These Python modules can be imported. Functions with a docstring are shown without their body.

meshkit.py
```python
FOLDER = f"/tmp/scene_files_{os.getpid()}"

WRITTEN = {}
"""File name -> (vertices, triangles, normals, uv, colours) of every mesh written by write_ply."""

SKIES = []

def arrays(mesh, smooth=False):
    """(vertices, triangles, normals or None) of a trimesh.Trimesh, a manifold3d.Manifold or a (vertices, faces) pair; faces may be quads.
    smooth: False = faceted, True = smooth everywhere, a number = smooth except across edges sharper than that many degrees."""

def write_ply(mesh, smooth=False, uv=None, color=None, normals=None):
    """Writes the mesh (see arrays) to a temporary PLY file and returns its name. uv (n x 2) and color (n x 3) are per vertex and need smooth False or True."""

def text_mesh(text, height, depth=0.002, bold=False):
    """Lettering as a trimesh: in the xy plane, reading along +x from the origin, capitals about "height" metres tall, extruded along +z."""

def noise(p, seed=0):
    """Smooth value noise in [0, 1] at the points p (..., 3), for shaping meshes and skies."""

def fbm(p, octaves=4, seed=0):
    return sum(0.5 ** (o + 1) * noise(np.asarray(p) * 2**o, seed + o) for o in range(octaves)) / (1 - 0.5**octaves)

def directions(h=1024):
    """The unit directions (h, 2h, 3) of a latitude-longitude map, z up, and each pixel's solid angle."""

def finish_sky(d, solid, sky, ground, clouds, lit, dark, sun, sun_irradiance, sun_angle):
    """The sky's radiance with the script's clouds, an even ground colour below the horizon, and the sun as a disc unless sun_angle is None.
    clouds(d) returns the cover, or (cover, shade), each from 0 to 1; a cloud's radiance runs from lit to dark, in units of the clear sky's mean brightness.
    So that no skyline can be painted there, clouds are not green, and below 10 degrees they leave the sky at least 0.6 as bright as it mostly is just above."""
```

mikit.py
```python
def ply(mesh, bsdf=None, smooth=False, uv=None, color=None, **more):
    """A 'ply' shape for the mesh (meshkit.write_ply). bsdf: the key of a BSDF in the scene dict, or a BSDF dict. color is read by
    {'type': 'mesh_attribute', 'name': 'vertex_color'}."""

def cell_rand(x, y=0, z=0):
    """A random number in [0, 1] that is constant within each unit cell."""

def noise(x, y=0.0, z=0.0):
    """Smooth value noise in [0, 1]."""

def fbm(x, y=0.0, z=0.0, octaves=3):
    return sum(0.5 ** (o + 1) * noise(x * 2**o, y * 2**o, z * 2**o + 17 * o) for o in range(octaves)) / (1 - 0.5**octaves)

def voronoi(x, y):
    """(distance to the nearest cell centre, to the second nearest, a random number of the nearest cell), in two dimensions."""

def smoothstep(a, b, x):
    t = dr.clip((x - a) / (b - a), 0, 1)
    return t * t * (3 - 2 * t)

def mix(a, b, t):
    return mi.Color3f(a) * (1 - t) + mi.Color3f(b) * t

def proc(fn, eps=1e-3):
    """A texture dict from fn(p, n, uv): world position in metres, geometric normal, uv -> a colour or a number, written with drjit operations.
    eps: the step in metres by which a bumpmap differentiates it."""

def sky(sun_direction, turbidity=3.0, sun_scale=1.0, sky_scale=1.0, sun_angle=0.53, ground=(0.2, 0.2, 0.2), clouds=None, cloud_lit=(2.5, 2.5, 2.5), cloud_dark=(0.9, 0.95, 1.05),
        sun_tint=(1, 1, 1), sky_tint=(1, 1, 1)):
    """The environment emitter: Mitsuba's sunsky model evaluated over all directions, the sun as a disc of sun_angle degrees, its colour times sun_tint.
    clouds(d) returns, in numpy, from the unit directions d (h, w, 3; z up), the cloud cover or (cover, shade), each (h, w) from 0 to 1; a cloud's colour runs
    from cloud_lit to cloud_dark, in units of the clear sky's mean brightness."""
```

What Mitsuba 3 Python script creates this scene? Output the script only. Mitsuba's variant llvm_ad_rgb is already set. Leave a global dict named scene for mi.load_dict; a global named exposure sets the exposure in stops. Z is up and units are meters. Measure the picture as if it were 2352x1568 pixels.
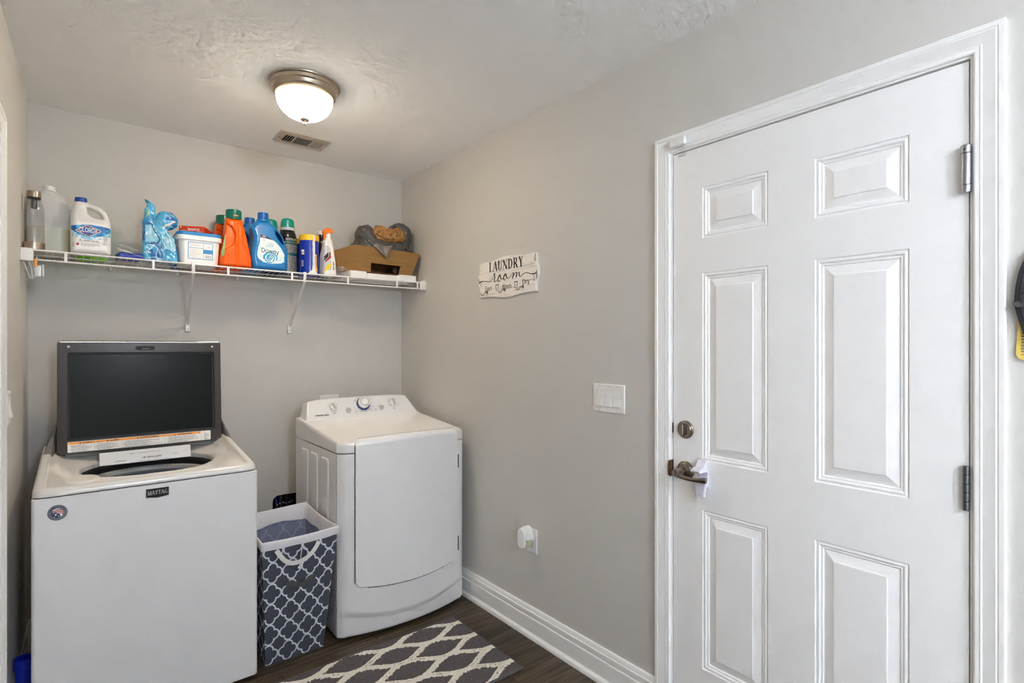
import math, random
import numpy as np, trimesh, shapely, manifold3d as m3
import shapely.geometry as sg
import drjit as dr, mitsuba as mi
import mikit, meshkit
from mikit import noise, fbm, smoothstep, mix, cell_rand, voronoi

scene, labels = {'type': 'scene'}, {}
T = mi.ScalarTransform4f
random.seed(7); rng = np.random.default_rng(7)

# ------------------------------------------------------------------ camera, sky, exposure
CAM = np.array([-1.651, -3.21, 1.356]); YAW = math.radians(38.87)
FOV = 2 * math.degrees(math.atan(1176 / 1232))
fwd = [math.sin(YAW), math.cos(YAW), 0.0]
scene['camera'] = {'type': 'perspective', 'fov': FOV, 'fov_axis': 'x', 'near_clip': 0.02, 'far_clip': 100.0,
                   'to_world': T().look_at(origin=CAM.tolist(), target=[float(CAM[i] + fwd[i]) for i in range(3)], up=[0, 0, 1]),
                   'principal_point_offset_y': -11 / 1568}
SKY = 88.0
scene['sky'] = mikit.sky((-0.4, 0.5, 0.75), turbidity=3.5, sun_scale=0.0, sky_scale=SKY, ground=(0.6, 0.6, 0.6), clouds=lambda d: np.ones(d.shape[:2]), cloud_lit=(1.0, 1.07, 1.17))   # overcast daylight
exposure = 0.14
LAMP_WARM = (57.0, 47.0, 34.5)      # radiance of the alcove ceiling lamp's glass
LAMP_REAR = (82.0, 93.0, 107.0)   # radiance of the ceiling fixture over the entry behind the camera

# ------------------------------------------------------------------ helpers
def srgb(r, g, b):
    c = np.array([r, g, b]) / 255.0
    return np.where(c <= 0.04045, c / 12.92, ((c + 0.055) / 1.055) ** 2.4).tolist()

def M(name, col=(200, 200, 200), rough=0.5, metal=0.0, spec=0.5, coat=0.0, bump=None, bscale=1.0, fn=None, two=True, sheen=0.0, eps=1e-3):
    base = mikit.proc(fn) if fn is not None else {'type': 'rgb', 'value': srgb(*col)}
    b = {'type': 'principled', 'base_color': base, 'roughness': rough, 'metallic': metal, 'specular': spec}
    if coat: b['clearcoat'] = coat; b['clearcoat_gloss'] = 0.95
    if sheen: b['sheen'] = sheen
    if bump is not None:
        b = {'type': 'bumpmap', 'arbitrary': mikit.proc(bump, eps), 'scale': bscale, 'bsdf': b}
    scene['mat_' + name] = {'type': 'twosided', 'bsdf': b} if two else b
    return 'mat_' + name

_count = {}
def numbered(key):
    n = _count.get(key, 0); _count[key] = n + 1
    return key if n == 0 else f'{key}_{n:03d}'

def thing(name, label=None, cat=None, group=None, kind=None):
    key = numbered(name); labels[key] = {}
    if label: labels[key]['label'] = label
    if cat: labels[key]['category'] = cat
    if group: labels[key]['group'] = group
    if kind: labels[key]['kind'] = kind
    return key

def tm(mesh):
    if isinstance(mesh, trimesh.Trimesh): return mesh
    if hasattr(mesh, 'to_mesh'):
        k = mesh.to_mesh(); return trimesh.Trimesh(k.vert_properties[:, :3], k.tri_verts, process=False)
    v, f = np.asarray(mesh[0], float), np.asarray(mesh[1], int)
    if f.shape[1] == 4: f = np.vstack([f[:, [0, 1, 2]], f[:, [0, 2, 3]]])
    return trimesh.Trimesh(v, f, process=False)

def xf(mesh, loc=(0, 0, 0), rz=0.0, M4=None):
    m = tm(mesh).copy()
    if M4 is not None: m.apply_transform(M4); return m
    if rz: m.apply_transform(trimesh.transformations.rotation_matrix(rz, [0, 0, 1]))
    m.apply_translation(loc); return m

def put(parent, name, mesh, mat, smooth=30, label=None, kind=None, group=None, **kw):
    """One entry of the scene: a part `name` of `parent`, or (name None) the thing itself."""
    key = parent if name is None else numbered(parent + '__' + name)
    scene[key] = mikit.ply(tm(mesh) if not isinstance(mesh, trimesh.Trimesh) else mesh, mat, smooth=smooth, **kw)
    if label or kind:
        labels.setdefault(key, {})
        if label: labels[key]['label'] = label
        if kind: labels[key]['kind'] = kind
    return key

def cat(*ms):
    return trimesh.util.concatenate([tm(m) for m in ms])

def box(lo, hi):
    lo, hi = np.minimum(lo, hi), np.maximum(lo, hi)
    return trimesh.creation.box(bounds=[lo, hi])

def rbox(lo, hi, r=0.004, seg=8):
    lo, hi = np.minimum(lo, hi).astype(float), np.maximum(lo, hi).astype(float)
    r = min(r, (hi - lo).min() / 2 * 0.999)
    s = m3.Manifold.sphere(r, seg)
    return tm(m3.Manifold.batch_hull([s.translate([float(x), float(y), float(z)]) for x in (lo[0] + r, hi[0] - r) for y in (lo[1] + r, hi[1] - r) for z in (lo[2] + r, hi[2] - r)]))

def cham(lo, hi, c=0.001):
    """A box whose top edges (z up) are chamfered: 20 triangles."""
    x0, y0, z0 = lo; x1, y1, z1 = hi
    v = [(x0, y0, z0), (x1, y0, z0), (x1, y1, z0), (x0, y1, z0), (x0, y0, z1 - c), (x1, y0, z1 - c), (x1, y1, z1 - c), (x0, y1, z1 - c),
         (x0 + c, y0 + c, z1), (x1 - c, y0 + c, z1), (x1 - c, y1 - c, z1), (x0 + c, y1 - c, z1)]
    f = [(3, 2, 1, 0), (8, 9, 10, 11)] + [(a + i, a + (i + 1) % 4, a + 4 + (i + 1) % 4, a + 4 + i) for a in (0, 4) for i in range(4)]
    return tm((v, f))

def loft(rings, cap=True, closed=True):
    """Rings (k, n, 3) joined by quads; the ends closed by fans."""
    R = np.asarray(rings, float); k, n = R.shape[:2]
    v = R.reshape(-1, 3).tolist(); f = []
    for i in range(k - 1):
        for j in range(n if closed else n - 1):
            a, b = i * n + j, i * n + (j + 1) % n
            f += [(a, b, b + n), (a, b + n, a + n)]
    if cap:
        for i, rev in ((0, True), (k - 1, False)):
            c = len(v); v.append(R[i].mean(0).tolist())
            for j in range(n):
                t = (i * n + j, i * n + (j + 1) % n, c)
                f.append(t[::-1] if rev else t)
    m = trimesh.Trimesh(v, f, process=False)
    if cap and closed and m.volume < 0: m.invert()
    return m

def lathe(prof, seg=48, loc=(0, 0, 0), cap=False):
    a = np.arange(seg) * 2 * np.pi / seg
    return xf(loft([np.stack([r * np.cos(a), r * np.sin(a), 0 * a + z], 1) for r, z in prof], cap=cap), loc)

def aim(p0, p1):
    """A matrix that takes the z axis onto p1 - p0, the origin to p0."""
    d = np.asarray(p1, float) - p0; return trimesh.geometry.align_vectors([0, 0, 1], d / np.linalg.norm(d)) if False else _aim(np.asarray(p0, float), d)

def _aim(p0, d):
    m = trimesh.geometry.align_vectors([0, 0, 1], d / np.linalg.norm(d)); m[:3, 3] = p0; return m

def rod(p0, p1, r, seg=10):
    L = np.linalg.norm(np.asarray(p1, float) - p0)
    c = trimesh.creation.cylinder(r, L, sections=seg); c.apply_translation([0, 0, L / 2]); c.apply_transform(aim(p0, p1)); return c

def tube(path, r, seg=10, cap=True, flat=None):
    """A round (or, with flat=(a, b), rectangular) section swept along a polyline."""
    P = np.asarray(path, float); t = np.gradient(P, axis=0); t /= np.linalg.norm(t, axis=1, keepdims=True) + 1e-12
    ref = np.array([0, 0, 1.0]) if abs(t[:, 2]).mean() < 0.8 else np.array([1.0, 0, 0])
    if flat is not None and len(flat) == 3: ref = np.asarray(flat[2], float)
    a = np.cross(t, ref); a /= np.linalg.norm(a, axis=1, keepdims=True) + 1e-12
    b = np.cross(t, a)
    rr = np.broadcast_to(r, (len(P),))
    if flat is None:
        an = np.arange(seg) * 2 * np.pi / seg
        R = P[:, None] + rr[:, None, None] * (np.cos(an)[None, :, None] * a[:, None] + np.sin(an)[None, :, None] * b[:, None])
    else:
        q = np.array([(-1, -1), (1, -1), (1, 1), (-1, 1)]) * [flat[0], flat[1]]
        R = P[:, None] + q[None, :, :1] * a[:, None] + q[None, :, 1:] * b[:, None]
    return loft(R, cap=cap)

def extrude(poly, depth):
    gs = [g for g in getattr(poly, 'geoms', [poly]) if g.area > 1e-10]
    return trimesh.util.concatenate([trimesh.creation.extrude_polygon(g, depth, engine='earcut') for g in gs])

def on_right_wall(mesh, y, z, x=0.0):
    """Local x to the right as one faces the right wall, y up, z out of the wall."""
    m = tm(mesh).copy(); v = m.vertices
    m.vertices = np.stack([x - v[:, 2], y - v[:, 0], z + v[:, 1]], 1); return m

def on_front(mesh, x, y, z):
    """Local x to the right, y up, z towards the viewer, on a surface that faces -y."""
    m = tm(mesh).copy(); v = m.vertices
    m.vertices = np.stack([x + v[:, 0], y - v[:, 2], z + v[:, 1]], 1); return m

def text(s, h, depth=0.0006, bold=False, width=None, center=True):
    m = meshkit.text_mesh(s, h, depth, bold)
    b = m.bounds
    if width: m.apply_scale([width / (b[1][0] - b[0][0]), 1, 1]); b = m.bounds
    if center: m.apply_translation([-(b[0][0] + b[1][0]) / 2, -h / 2, 0])
    return m

def bars(lines, depth=0.0004):
    """Small print as thin raised bars: (x0, y0, x1, y1) each."""
    return trimesh.util.concatenate([box((x0, y0, 0), (x1, y1, depth)) for x0, y0, x1, y1 in lines])

def rrect(w, h, r, n=6):
    return sg.box(-w / 2 + r, -h / 2 + r, w / 2 - r, h / 2 - r).buffer(r, quad_segs=n)

# signed distances, meshed by surface nets
def poly_sd(poly):
    pts = np.asarray(poly.exterior.coords)[:-1]; rings = [pts] + [np.asarray(h.coords)[:-1] for h in poly.interiors]
    def f(x, y):
        x, y = np.asarray(x), np.asarray(y); d = np.full(x.shape, 1e9); s = np.zeros(x.shape, bool)
        for P in rings:
            Q = np.roll(P, -1, 0)
            for (ax, ay), (bx, by) in zip(P, Q):
                ex, ey = bx - ax, by - ay
                t = np.clip(((x - ax) * ex + (y - ay) * ey) / (ex * ex + ey * ey + 1e-18), 0, 1)
                d = np.minimum(d, (x - ax - t * ex) ** 2 + (y - ay - t * ey) ** 2)
                c = ((ay > y) != (by > y)) & (x < (bx - ax) * (y - ay) / (by - ay + 1e-18) + ax)
                s ^= c
        return np.where(s, -1, 1) * np.sqrt(d)
    return f

def smin(a, b, k):
    h = np.clip(0.5 + 0.5 * (b - a) / k, 0, 1); return b * (1 - h) + a * h - k * h * (1 - h)
def smax(a, b, k): return -smin(-a, -b, k)
def sd_ext(d2, w, hw, r):
    a, b = d2 + r, np.abs(w) - hw + r
    return np.minimum(np.maximum(a, b), 0) + np.sqrt(np.maximum(a, 0) ** 2 + np.maximum(b, 0) ** 2) - r
def sd_cap(x, y, z, a, b, r):
    p = np.stack([x - a[0], y - a[1], z - a[2]], -1); d = np.subtract(b, a); t = np.clip(p @ d / (d @ d), 0, 1)
    return np.linalg.norm(p - t[..., None] * d, axis=-1) - r
def sd_box(x, y, z, c, h, r):
    q = [np.abs(v - cc) - hh + r for v, cc, hh in zip((x, y, z), c, h)]
    return np.sqrt(sum(np.maximum(v, 0) ** 2 for v in q)) + np.minimum(np.maximum(np.maximum(q[0], q[1]), q[2]), 0) - r
def sd_rod(x, y, z, cx, cy, z0, z1, r, e=0.002):
    a, b = np.hypot(x - cx, y - cy) - r + e, np.abs(z - (z0 + z1) / 2) - (z1 - z0) / 2 + e
    return np.minimum(np.maximum(a, b), 0) + np.sqrt(np.maximum(a, 0) ** 2 + np.maximum(b, 0) ** 2) - e

def nets(f, lo, hi, h):
    ax = [np.arange(l - 2 * h, u + 3 * h, h) for l, u in zip(lo, hi)]
    n = [len(a) for a in ax]
    X, Y, Z = np.meshgrid(*ax, indexing='ij'); V = f(X, Y, Z); S = V < 0
    c = np.zeros([k - 1 for k in n], int)
    for d in np.ndindex(2, 2, 2): c += S[d[0]:n[0] - 1 + d[0], d[1]:n[1] - 1 + d[1], d[2]:n[2] - 1 + d[2]]
    I = np.argwhere((c > 0) & (c < 8)); idx = -np.ones(c.shape, int); idx[tuple(I.T)] = np.arange(len(I))
    P, W = np.zeros((len(I), 3)), np.zeros(len(I))
    for a in range(3):
        for d in np.ndindex(2, 2):
            o = np.insert(np.array(d), a, 0); p = I + o; q = p.copy(); q[:, a] += 1
            va, vb = V[tuple(p.T)], V[tuple(q.T)]; on = (va < 0) != (vb < 0)
            t = np.where(on, va / np.where(on, va - vb, 1), 0)
            e = p.astype(float); e[:, a] += t; P[on] += e[on]; W[on] += 1
    P /= W[:, None]
    F = []
    for a in range(3):
        b, cc = (a + 1) % 3, (a + 2) % 3
        s0 = [slice(None)] * 3; s1 = [slice(None)] * 3; s0[a] = slice(0, -1); s1[a] = slice(1, None)
        E = np.argwhere(S[tuple(s0)] != S[tuple(s1)])
        E = E[(E[:, b] > 0) & (E[:, cc] > 0)]
        ins = S[tuple(E.T)]
        def cell(db, dc):
            k = E.copy(); k[:, b] += db; k[:, cc] += dc; return idx[tuple(k.T)]
        q = np.stack([cell(-1, -1), cell(0, -1), cell(0, 0), cell(-1, 0)], 1)
        F.append(np.where(ins[:, None], q, q[:, ::-1]))
    F = np.vstack(F); v = np.array([a[0] for a in ax]) + P * h
    m = tm((v, F)); trimesh.smoothing.filter_taubin(m, iterations=6); return m

def hit_y(f, x, z, y0=-0.2, steps=60):
    """First y at which the rays along +y meet the surface."""
    y = np.full(np.shape(x), y0)
    for _ in range(steps): y = y + 0.8 * np.maximum(f(x, y, z), 0)
    return y

def wrap(f, mesh, off=0.0004, maxe=0.008):
    """A flat print (local x right, y up, z thickness) laid on the -y side of the body with signed distance f."""
    m = tm(mesh)
    v, fa = trimesh.remesh.subdivide_to_size(m.vertices, m.faces, maxe, max_iter=14)
    y = hit_y(f, v[:, 0], v[:, 1])
    return trimesh.Trimesh(np.stack([v[:, 0], y - off - v[:, 2], v[:, 1]], 1), fa, process=False)

def wrap_cyl(mesh, r, off=0.0003, maxe=0.006, ang=0.0):
    """The same on a cylinder about z; local x is the arc length, 0 facing -y."""
    m = tm(mesh); v, fa = trimesh.remesh.subdivide_to_size(m.vertices, m.faces, maxe, max_iter=14)
    a = v[:, 0] / r + ang; R = (r(v[:, 1]) if callable(r) else r) + off + v[:, 2]
    return trimesh.Trimesh(np.stack([R * np.sin(a), -R * np.cos(a), v[:, 1]], 1), fa, process=False)

# serif capitals as polygons on a unit-height em
def serif(word, h, squeeze=1.0, thick=0.17, thin=0.06, gap=0.09):
    def st(x0, y0, x1, y1, w): return sg.LineString([(x0, y0), (x1, y1)]).buffer(w / 2, cap_style=2)
    def sf(x, y, w=0.30): return sg.box(x - w / 2, y, x + w / 2, y + 0.035) if y < 0.5 else sg.box(x - w / 2, y - 0.035, x + w / 2, y)
    def ring(cx, cy, rx, ry, a, b):
        o = shapely.affinity.scale(sg.Point(cx, cy).buffer(1, quad_segs=16), rx, ry, origin=(cx, cy))
        i = shapely.affinity.scale(sg.Point(cx, cy).buffer(1, quad_segs=16), rx - a, ry - b, origin=(cx, cy)); return o.difference(i)
    k, n = thick, thin
    G = {'L': (.58, [st(.17, 0, .17, 1, k), sf(.17, 0), sf(.17, 1), st(.17, .02, .55, .02, .04), st(.54, 0, .54, .24, .04)]),
         'A': (.74, [st(.08, 0, .36, 1, n), st(.37, 1, .64, 0, k), st(.16, .34, .54, .34, n), sf(.08, 0, .22), sf(.64, 0, .28)]),
         'U': (.72, [st(.17, .3, .17, 1, k), st(.58, .3, .58, 1, n), sf(.17, 1), sf(.58, 1, .24), ring(.35, .31, .26, .32, k * .8, .06).intersection(sg.box(0, -.1, 1, .31))]),
         'N': (.78, [st(.13, 0, .13, 1, n), st(.14, .97, .63, .03, k), st(.66, 0, .66, 1, n), sf(.13, 0, .24), sf(.08, 1, .24), sf(.66, 1, .24)]),
         'D': (.74, [st(.17, 0, .17, 1, k), sf(.14, 0, .24), sf(.14, 1, .24), ring(.22, .5, .48, .5, k, .05).intersection(sg.box(.2, 0, 1, 1))]),
         'R': (.74, [st(.17, 0, .17, 1, k), sf(.17, 0), sf(.14, 1, .24), ring(.25, .74, .35, .26, k * .9, .05).intersection(sg.box(.2, .4, 1, 1)), st(.32, .5, .62, 0, k), sf(.65, 0, .2)]),
         'Y': (.70, [st(.12, 1, .36, .45, k), st(.60, 1, .38, .45, n), st(.37, 0, .37, .48, k), sf(.12, 1, .28), sf(.60, 1, .2), sf(.37, 0)]),
         'M': (.92, [st(.12, 0, .12, 1, n), st(.13, .97, .42, .05, k), st(.42, .05, .74, .97, n), st(.76, 0, .76, 1, k), sf(.12, 0, .24), sf(.1, 1, .24), sf(.76, 0), sf(.78, 1, .26)]),
         'T': (.66, [st(.34, 0, .34, 1, k), st(.06, .97, .62, .97, n), st(.06, .75, .06, 1, .04), st(.62, .75, .62, 1, .04), sf(.34, 0)]),
         'G': (.76, [ring(.40, .5, .36, .5, k, .06).difference(sg.box(.5, .42, 1, .8)), st(.64, .06, .64, .42, k * .8), sf(.62, .455, .28)])}
    x, out = 0.0, []
    for ch in word:
        w, parts = G[ch]
        out.append(shapely.affinity.translate(shapely.union_all(parts), x, 0)); x += w + gap
    u = shapely.union_all(out); b = u.bounds
    u = shapely.affinity.translate(u, -(b[0] + b[2]) / 2, -0.5)
    return shapely.affinity.scale(u, h * squeeze, h, origin=(0, 0))
# ------------------------------------------------------------------ materials of the room
def peel(p, n, uv): return fbm(p.x * 130, p.y * 130, p.z * 130, 2)
def knock(p, n, uv):
    w = fbm(p.x * 60 + 3, p.y * 60, 0, 2)
    return smoothstep(.38, .62, fbm(p.x * 45 + w * 2, p.y * 80 + w * 2, 5, 3))
WALLC = srgb(203, 200, 195)
def wall_col(p, n, uv):
    s = smoothstep(.80, .86, noise(p.x * 5, p.y * 9 + 40, p.z * 7)) * smoothstep(.55, .7, fbm(p.x * 70, p.y * 90, p.z * 60, 2)) * (1 - smoothstep(.5, 1.1, p.z))
    return mix(WALLC, [c * .78 for c in WALLC], s * .22)
M('wall', fn=wall_col, rough=.55, spec=.3, bump=peel, bscale=.0014, eps=.001)
M('ceiling', (244, 244, 243), rough=.9, spec=.1, bump=knock, bscale=.0030, eps=.001)
M('trim', (246, 246, 245), rough=.35, spec=.4)
M('door', (246, 246, 246), rough=.38, spec=.4)
M('gap', (20, 20, 20), rough=.9)
def plank_fn(seed, tone):
    def fn(p, n, uv):
        g = fbm(p.x * 2.2 + seed * 13, p.y * 55 + seed * 7, seed, 4)
        k = smoothstep(.45, .75, fbm(p.x * 6 + seed * 3, p.y * 140, seed + 4, 2))
        w = smoothstep(.35, .75, noise(p.x * 3 + seed, p.y * 14, seed + 9))
        a = mix(srgb(*[v * tone for v in (44, 37, 29)]), srgb(*[v * tone for v in (92, 77, 59)]), g)
        return mix(a, srgb(*[v * tone for v in (32, 27, 22)]), k * .55 + w * .2)
    return fn
for i, t in enumerate((1.0, .9, 1.1, .97)):
    M(f'plank_{i}', fn=plank_fn(i + 1, t), rough=.45, spec=.25)

# ------------------------------------------------------------------ the room
H, YR, LW = 2.44, -5.3, math.radians(0.95)      # ceiling height, rear wall, the left wall stands 0.95 degrees out of square
def S(key, mesh, mat, smooth=False, label=None, **kw):
    k = put(key, None, mesh, mat, smooth, **kw); labels[k] = {'kind': 'structure'}
    if label: labels[k]['label'] = label
    return k

k = S('floor', box((-2.15, YR - .1, -.08), (.15, .12, -.004)), 'mat_gap')
row, y = 0, .02
while y > YR:
    x = -2.1 - (row * .427 % 1.22); 
    while x < .06:
        lo, hi = max(x, -2.05), min(x + 1.218, .06)
        if hi - lo > .03: put('floor', 'plank', cham((lo, y - .1505, -.006), (hi, y, 0), .0011), f'mat_plank_{(row * 3 + int(x * 7 + 50)) % 4}', False)
        x += 1.22
    y -= .152; row += 1
S('ceiling', box((-2.15, YR - .1, H), (.15, .12, H + .1)), 'mat_ceiling')
# outlet cut out of the back wall behind the hamper
def mbox(lo, hi): return m3.Manifold.cube([float(b - a) for a, b in zip(lo, hi)]).translate([float(v) for v in lo])
hole = m3.CrossSection([np.asarray(rrect(.175, .20, .035).exterior.coords)[:-1][::-1].tolist()])
hole = m3.Manifold.extrude(hole, .2).rotate([90, 0, 0]).translate([-.715, .15, .409])
S('wall_back', mbox((-2.15, 0, -.02), (.15, .12, H + .02)) - hole, 'mat_wall')
DY0, DY1 = -2.9005, -2.0745                      # the door opening in the right wall
S('wall_right', mbox((0, YR - .1, -.02), (.14, .0, H + .02)) - mbox((-.1, DY0 - .014, -.1), (.3, DY1 + .014, 2.058)), 'mat_wall')
S('wall_rear', mbox((-2.2, YR - .12, -.02), (.15, YR, H + .02)), 'mat_wall')
WY, WZ = (-5.15, -4.10), (.40, 2.15)            # window in the left wall, behind the camera
ML = np.eye(4); ML[:2, :2] = [[math.cos(-LW), -math.sin(-LW)], [math.sin(-LW), math.cos(-LW)]]; ML[0, 3] = -1.83   # local x=0 is the left wall's face
def left(mesh): return xf(mesh, M4=ML)
OY0, OY1 = -1.78, -.955                          # doorway in the left wall
S('wall_left', left(mbox((-.14, YR - .1, -.02), (0, .1, H + .02)) - mbox((-.3, OY0, -.1), (.1, OY1, 2.018)) - mbox((-.3, WY[0], WZ[0]), (.1, WY[1], WZ[1]))), 'mat_wall')

# baseboards: (thickness, height) profile
BB = [(.028, 0), (.028, .007), (.0245, .016), (.017, .0225), (.0155, .025), (.0155, .089), (.0125, .0925), (.012, .097), (.0145, .101), (.0145, .117), (.011, .1205), (.0105, .127), (.007, .136), (.003, .139), (0, .139), (0, 0)]
def board(y0, y1):   # along y, on a face that looks in -x, at x=0
    return loft([[(-t, yy, z) for t, z in BB] for yy in (y0, y1)])
S('baseboard_right', board(-2.0115, -.002), 'mat_trim', 25)
S('baseboard_right_rear', board(YR, -2.967), 'mat_trim', 25)
b = board(0, 1.86); v = b.vertices.copy(); b.vertices = np.stack([-v[:, 1], v[:, 0], v[:, 2]], 1)
S('baseboard_back', b, 'mat_trim', 25)
def lboard(y0, y1):
    m = board(y0, y1); m.vertices[:, 0] *= -1; m.invert(); return left(m)
S('baseboard_left', lboard(-.892, .0), 'mat_trim', 25)
S('baseboard_left_rear', lboard(YR, -1.845), 'mat_trim', 25)

# door casings: (distance out from the inner edge, thickness) profile swept round the frame
CAS = [(0, 0), (0, .009), (.003, .0105), (.010, .0105), (.013, .012), (.016, .0095), (.020, .0105), (.034, .0135), (.040, .0155), (.043, .0135), (.046, .0165), (.055, .0168), (.0575, .014), (.0575, 0)]
def casing(y0, y1, z1):   # y0 < y1: inner edges; on x=0 looking in -x
    R = []
    for (yy, zz, dy, dz) in ((y1, 0, 1, 0), (y1, z1, 1, 1), (y0, z1, -1, 1), (y0, 0, -1, 0)):
        R.append([(-t, yy + dy * w, zz + dz * w) for w, t in CAS])
    m = loft(R); 
    return m
# ------------------------------------------------------------------ the entry door in the right wall
D = thing('door_1', 'white six-panel entry door with lever handle and deadbolt, right of the light switches', kind='structure')
def fr(mesh): return mesh
S('trim_1', casing(DY0 - .0075, DY1 + .0065, 2.0465), 'mat_trim', 25, label='white moulded casing around the six-panel entry door')
jam = (mbox((.0, DY0 - .014, 0), (.135, DY1 + .014, 2.058)) - mbox((-.1, DY0, -.1), (.3, DY1, 2.0415)))
put('trim_1', 'jamb', jam, 'mat_trim', False)
st = mbox((.054, DY0 - .001, 0), (.09, DY1 + .001, 2.0418)) - mbox((-.1, DY0 + .012, -.1), (.3, DY1 - .012, 2.028))
put('trim_1', 'door_stop', st, 'mat_trim', False)
SY0, SY1, SZ1, SX = DY0 + .0035, DY1 - .0035, 2.037, .004
PAN = [(y0, y1, z0, z1) for z0, z1 in ((1.7255, 1.8985), (.965, 1.6065), (.255, .798)) for y0, y1 in ((-2.4165, -2.192), (-2.779, -2.5515))]
slab = mbox((SX, SY0, .012), (.05, SY1, SZ1))
for y0, y1, z0, z1 in PAN: slab = slab - mbox((-.02, y0, z0), (.03, y1, z1))
put(D, 'slab', slab, 'mat_door', False)
put('trim_1', 'threshold', box((.0, DY0, 0), (.13, DY1, .010)), 'mat_gap', False)
# each embossed panel: nested rings (inset, depth behind the slab's face)
EMB = [(0, 0), (.0012, .0042), (.004, .0046), (.0075, .0022), (.0105, .0018), (.0125, .0042), (.0155, .0062), (.019, .0056), (.0215, .0086), (.0235, .0095), (.0475, .0030), (.0495, .0008), (.051, .0004)]
for y0, y1, z0, z1 in PAN:
    R = [[(SX + d, y0 + i, z0 + i), (SX + d, y0 + i, z1 - i), (SX + d, y1 - i, z1 - i), (SX + d, y1 - i, z0 + i)] for i, d in EMB]
    m = loft(R, cap=False); n = len(R) * 4; m = trimesh.Trimesh(m.vertices, np.vstack([m.faces, [[n - 4, n - 3, n - 2], [n - 4, n - 2, n - 1]]]), process=False)
    if m.face_normals[-1][0] > 0: m.invert()
    put(D, 'panel', m, 'mat_door', False)
M('nickel', (200, 190, 176), rough=.22, metal=1.0)
M('nickel_dark', (112, 102, 92), rough=.28, metal=1.0)
M('steel', (160, 162, 166), rough=.3, metal=1.0)
M('steel_dark', (98, 102, 105), rough=.35, metal=1.0)
M('bronze', (118, 96, 78), rough=.35, metal=1.0)
M('black', (16, 16, 17), rough=.5)
M('white_plastic', (240, 240, 239), rough=.3, spec=.5)
M('screw', (214, 214, 212), rough=.4)
def loc_door(mesh, y, z, x=SX): return on_right_wall(mesh, y, z, x)
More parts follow.
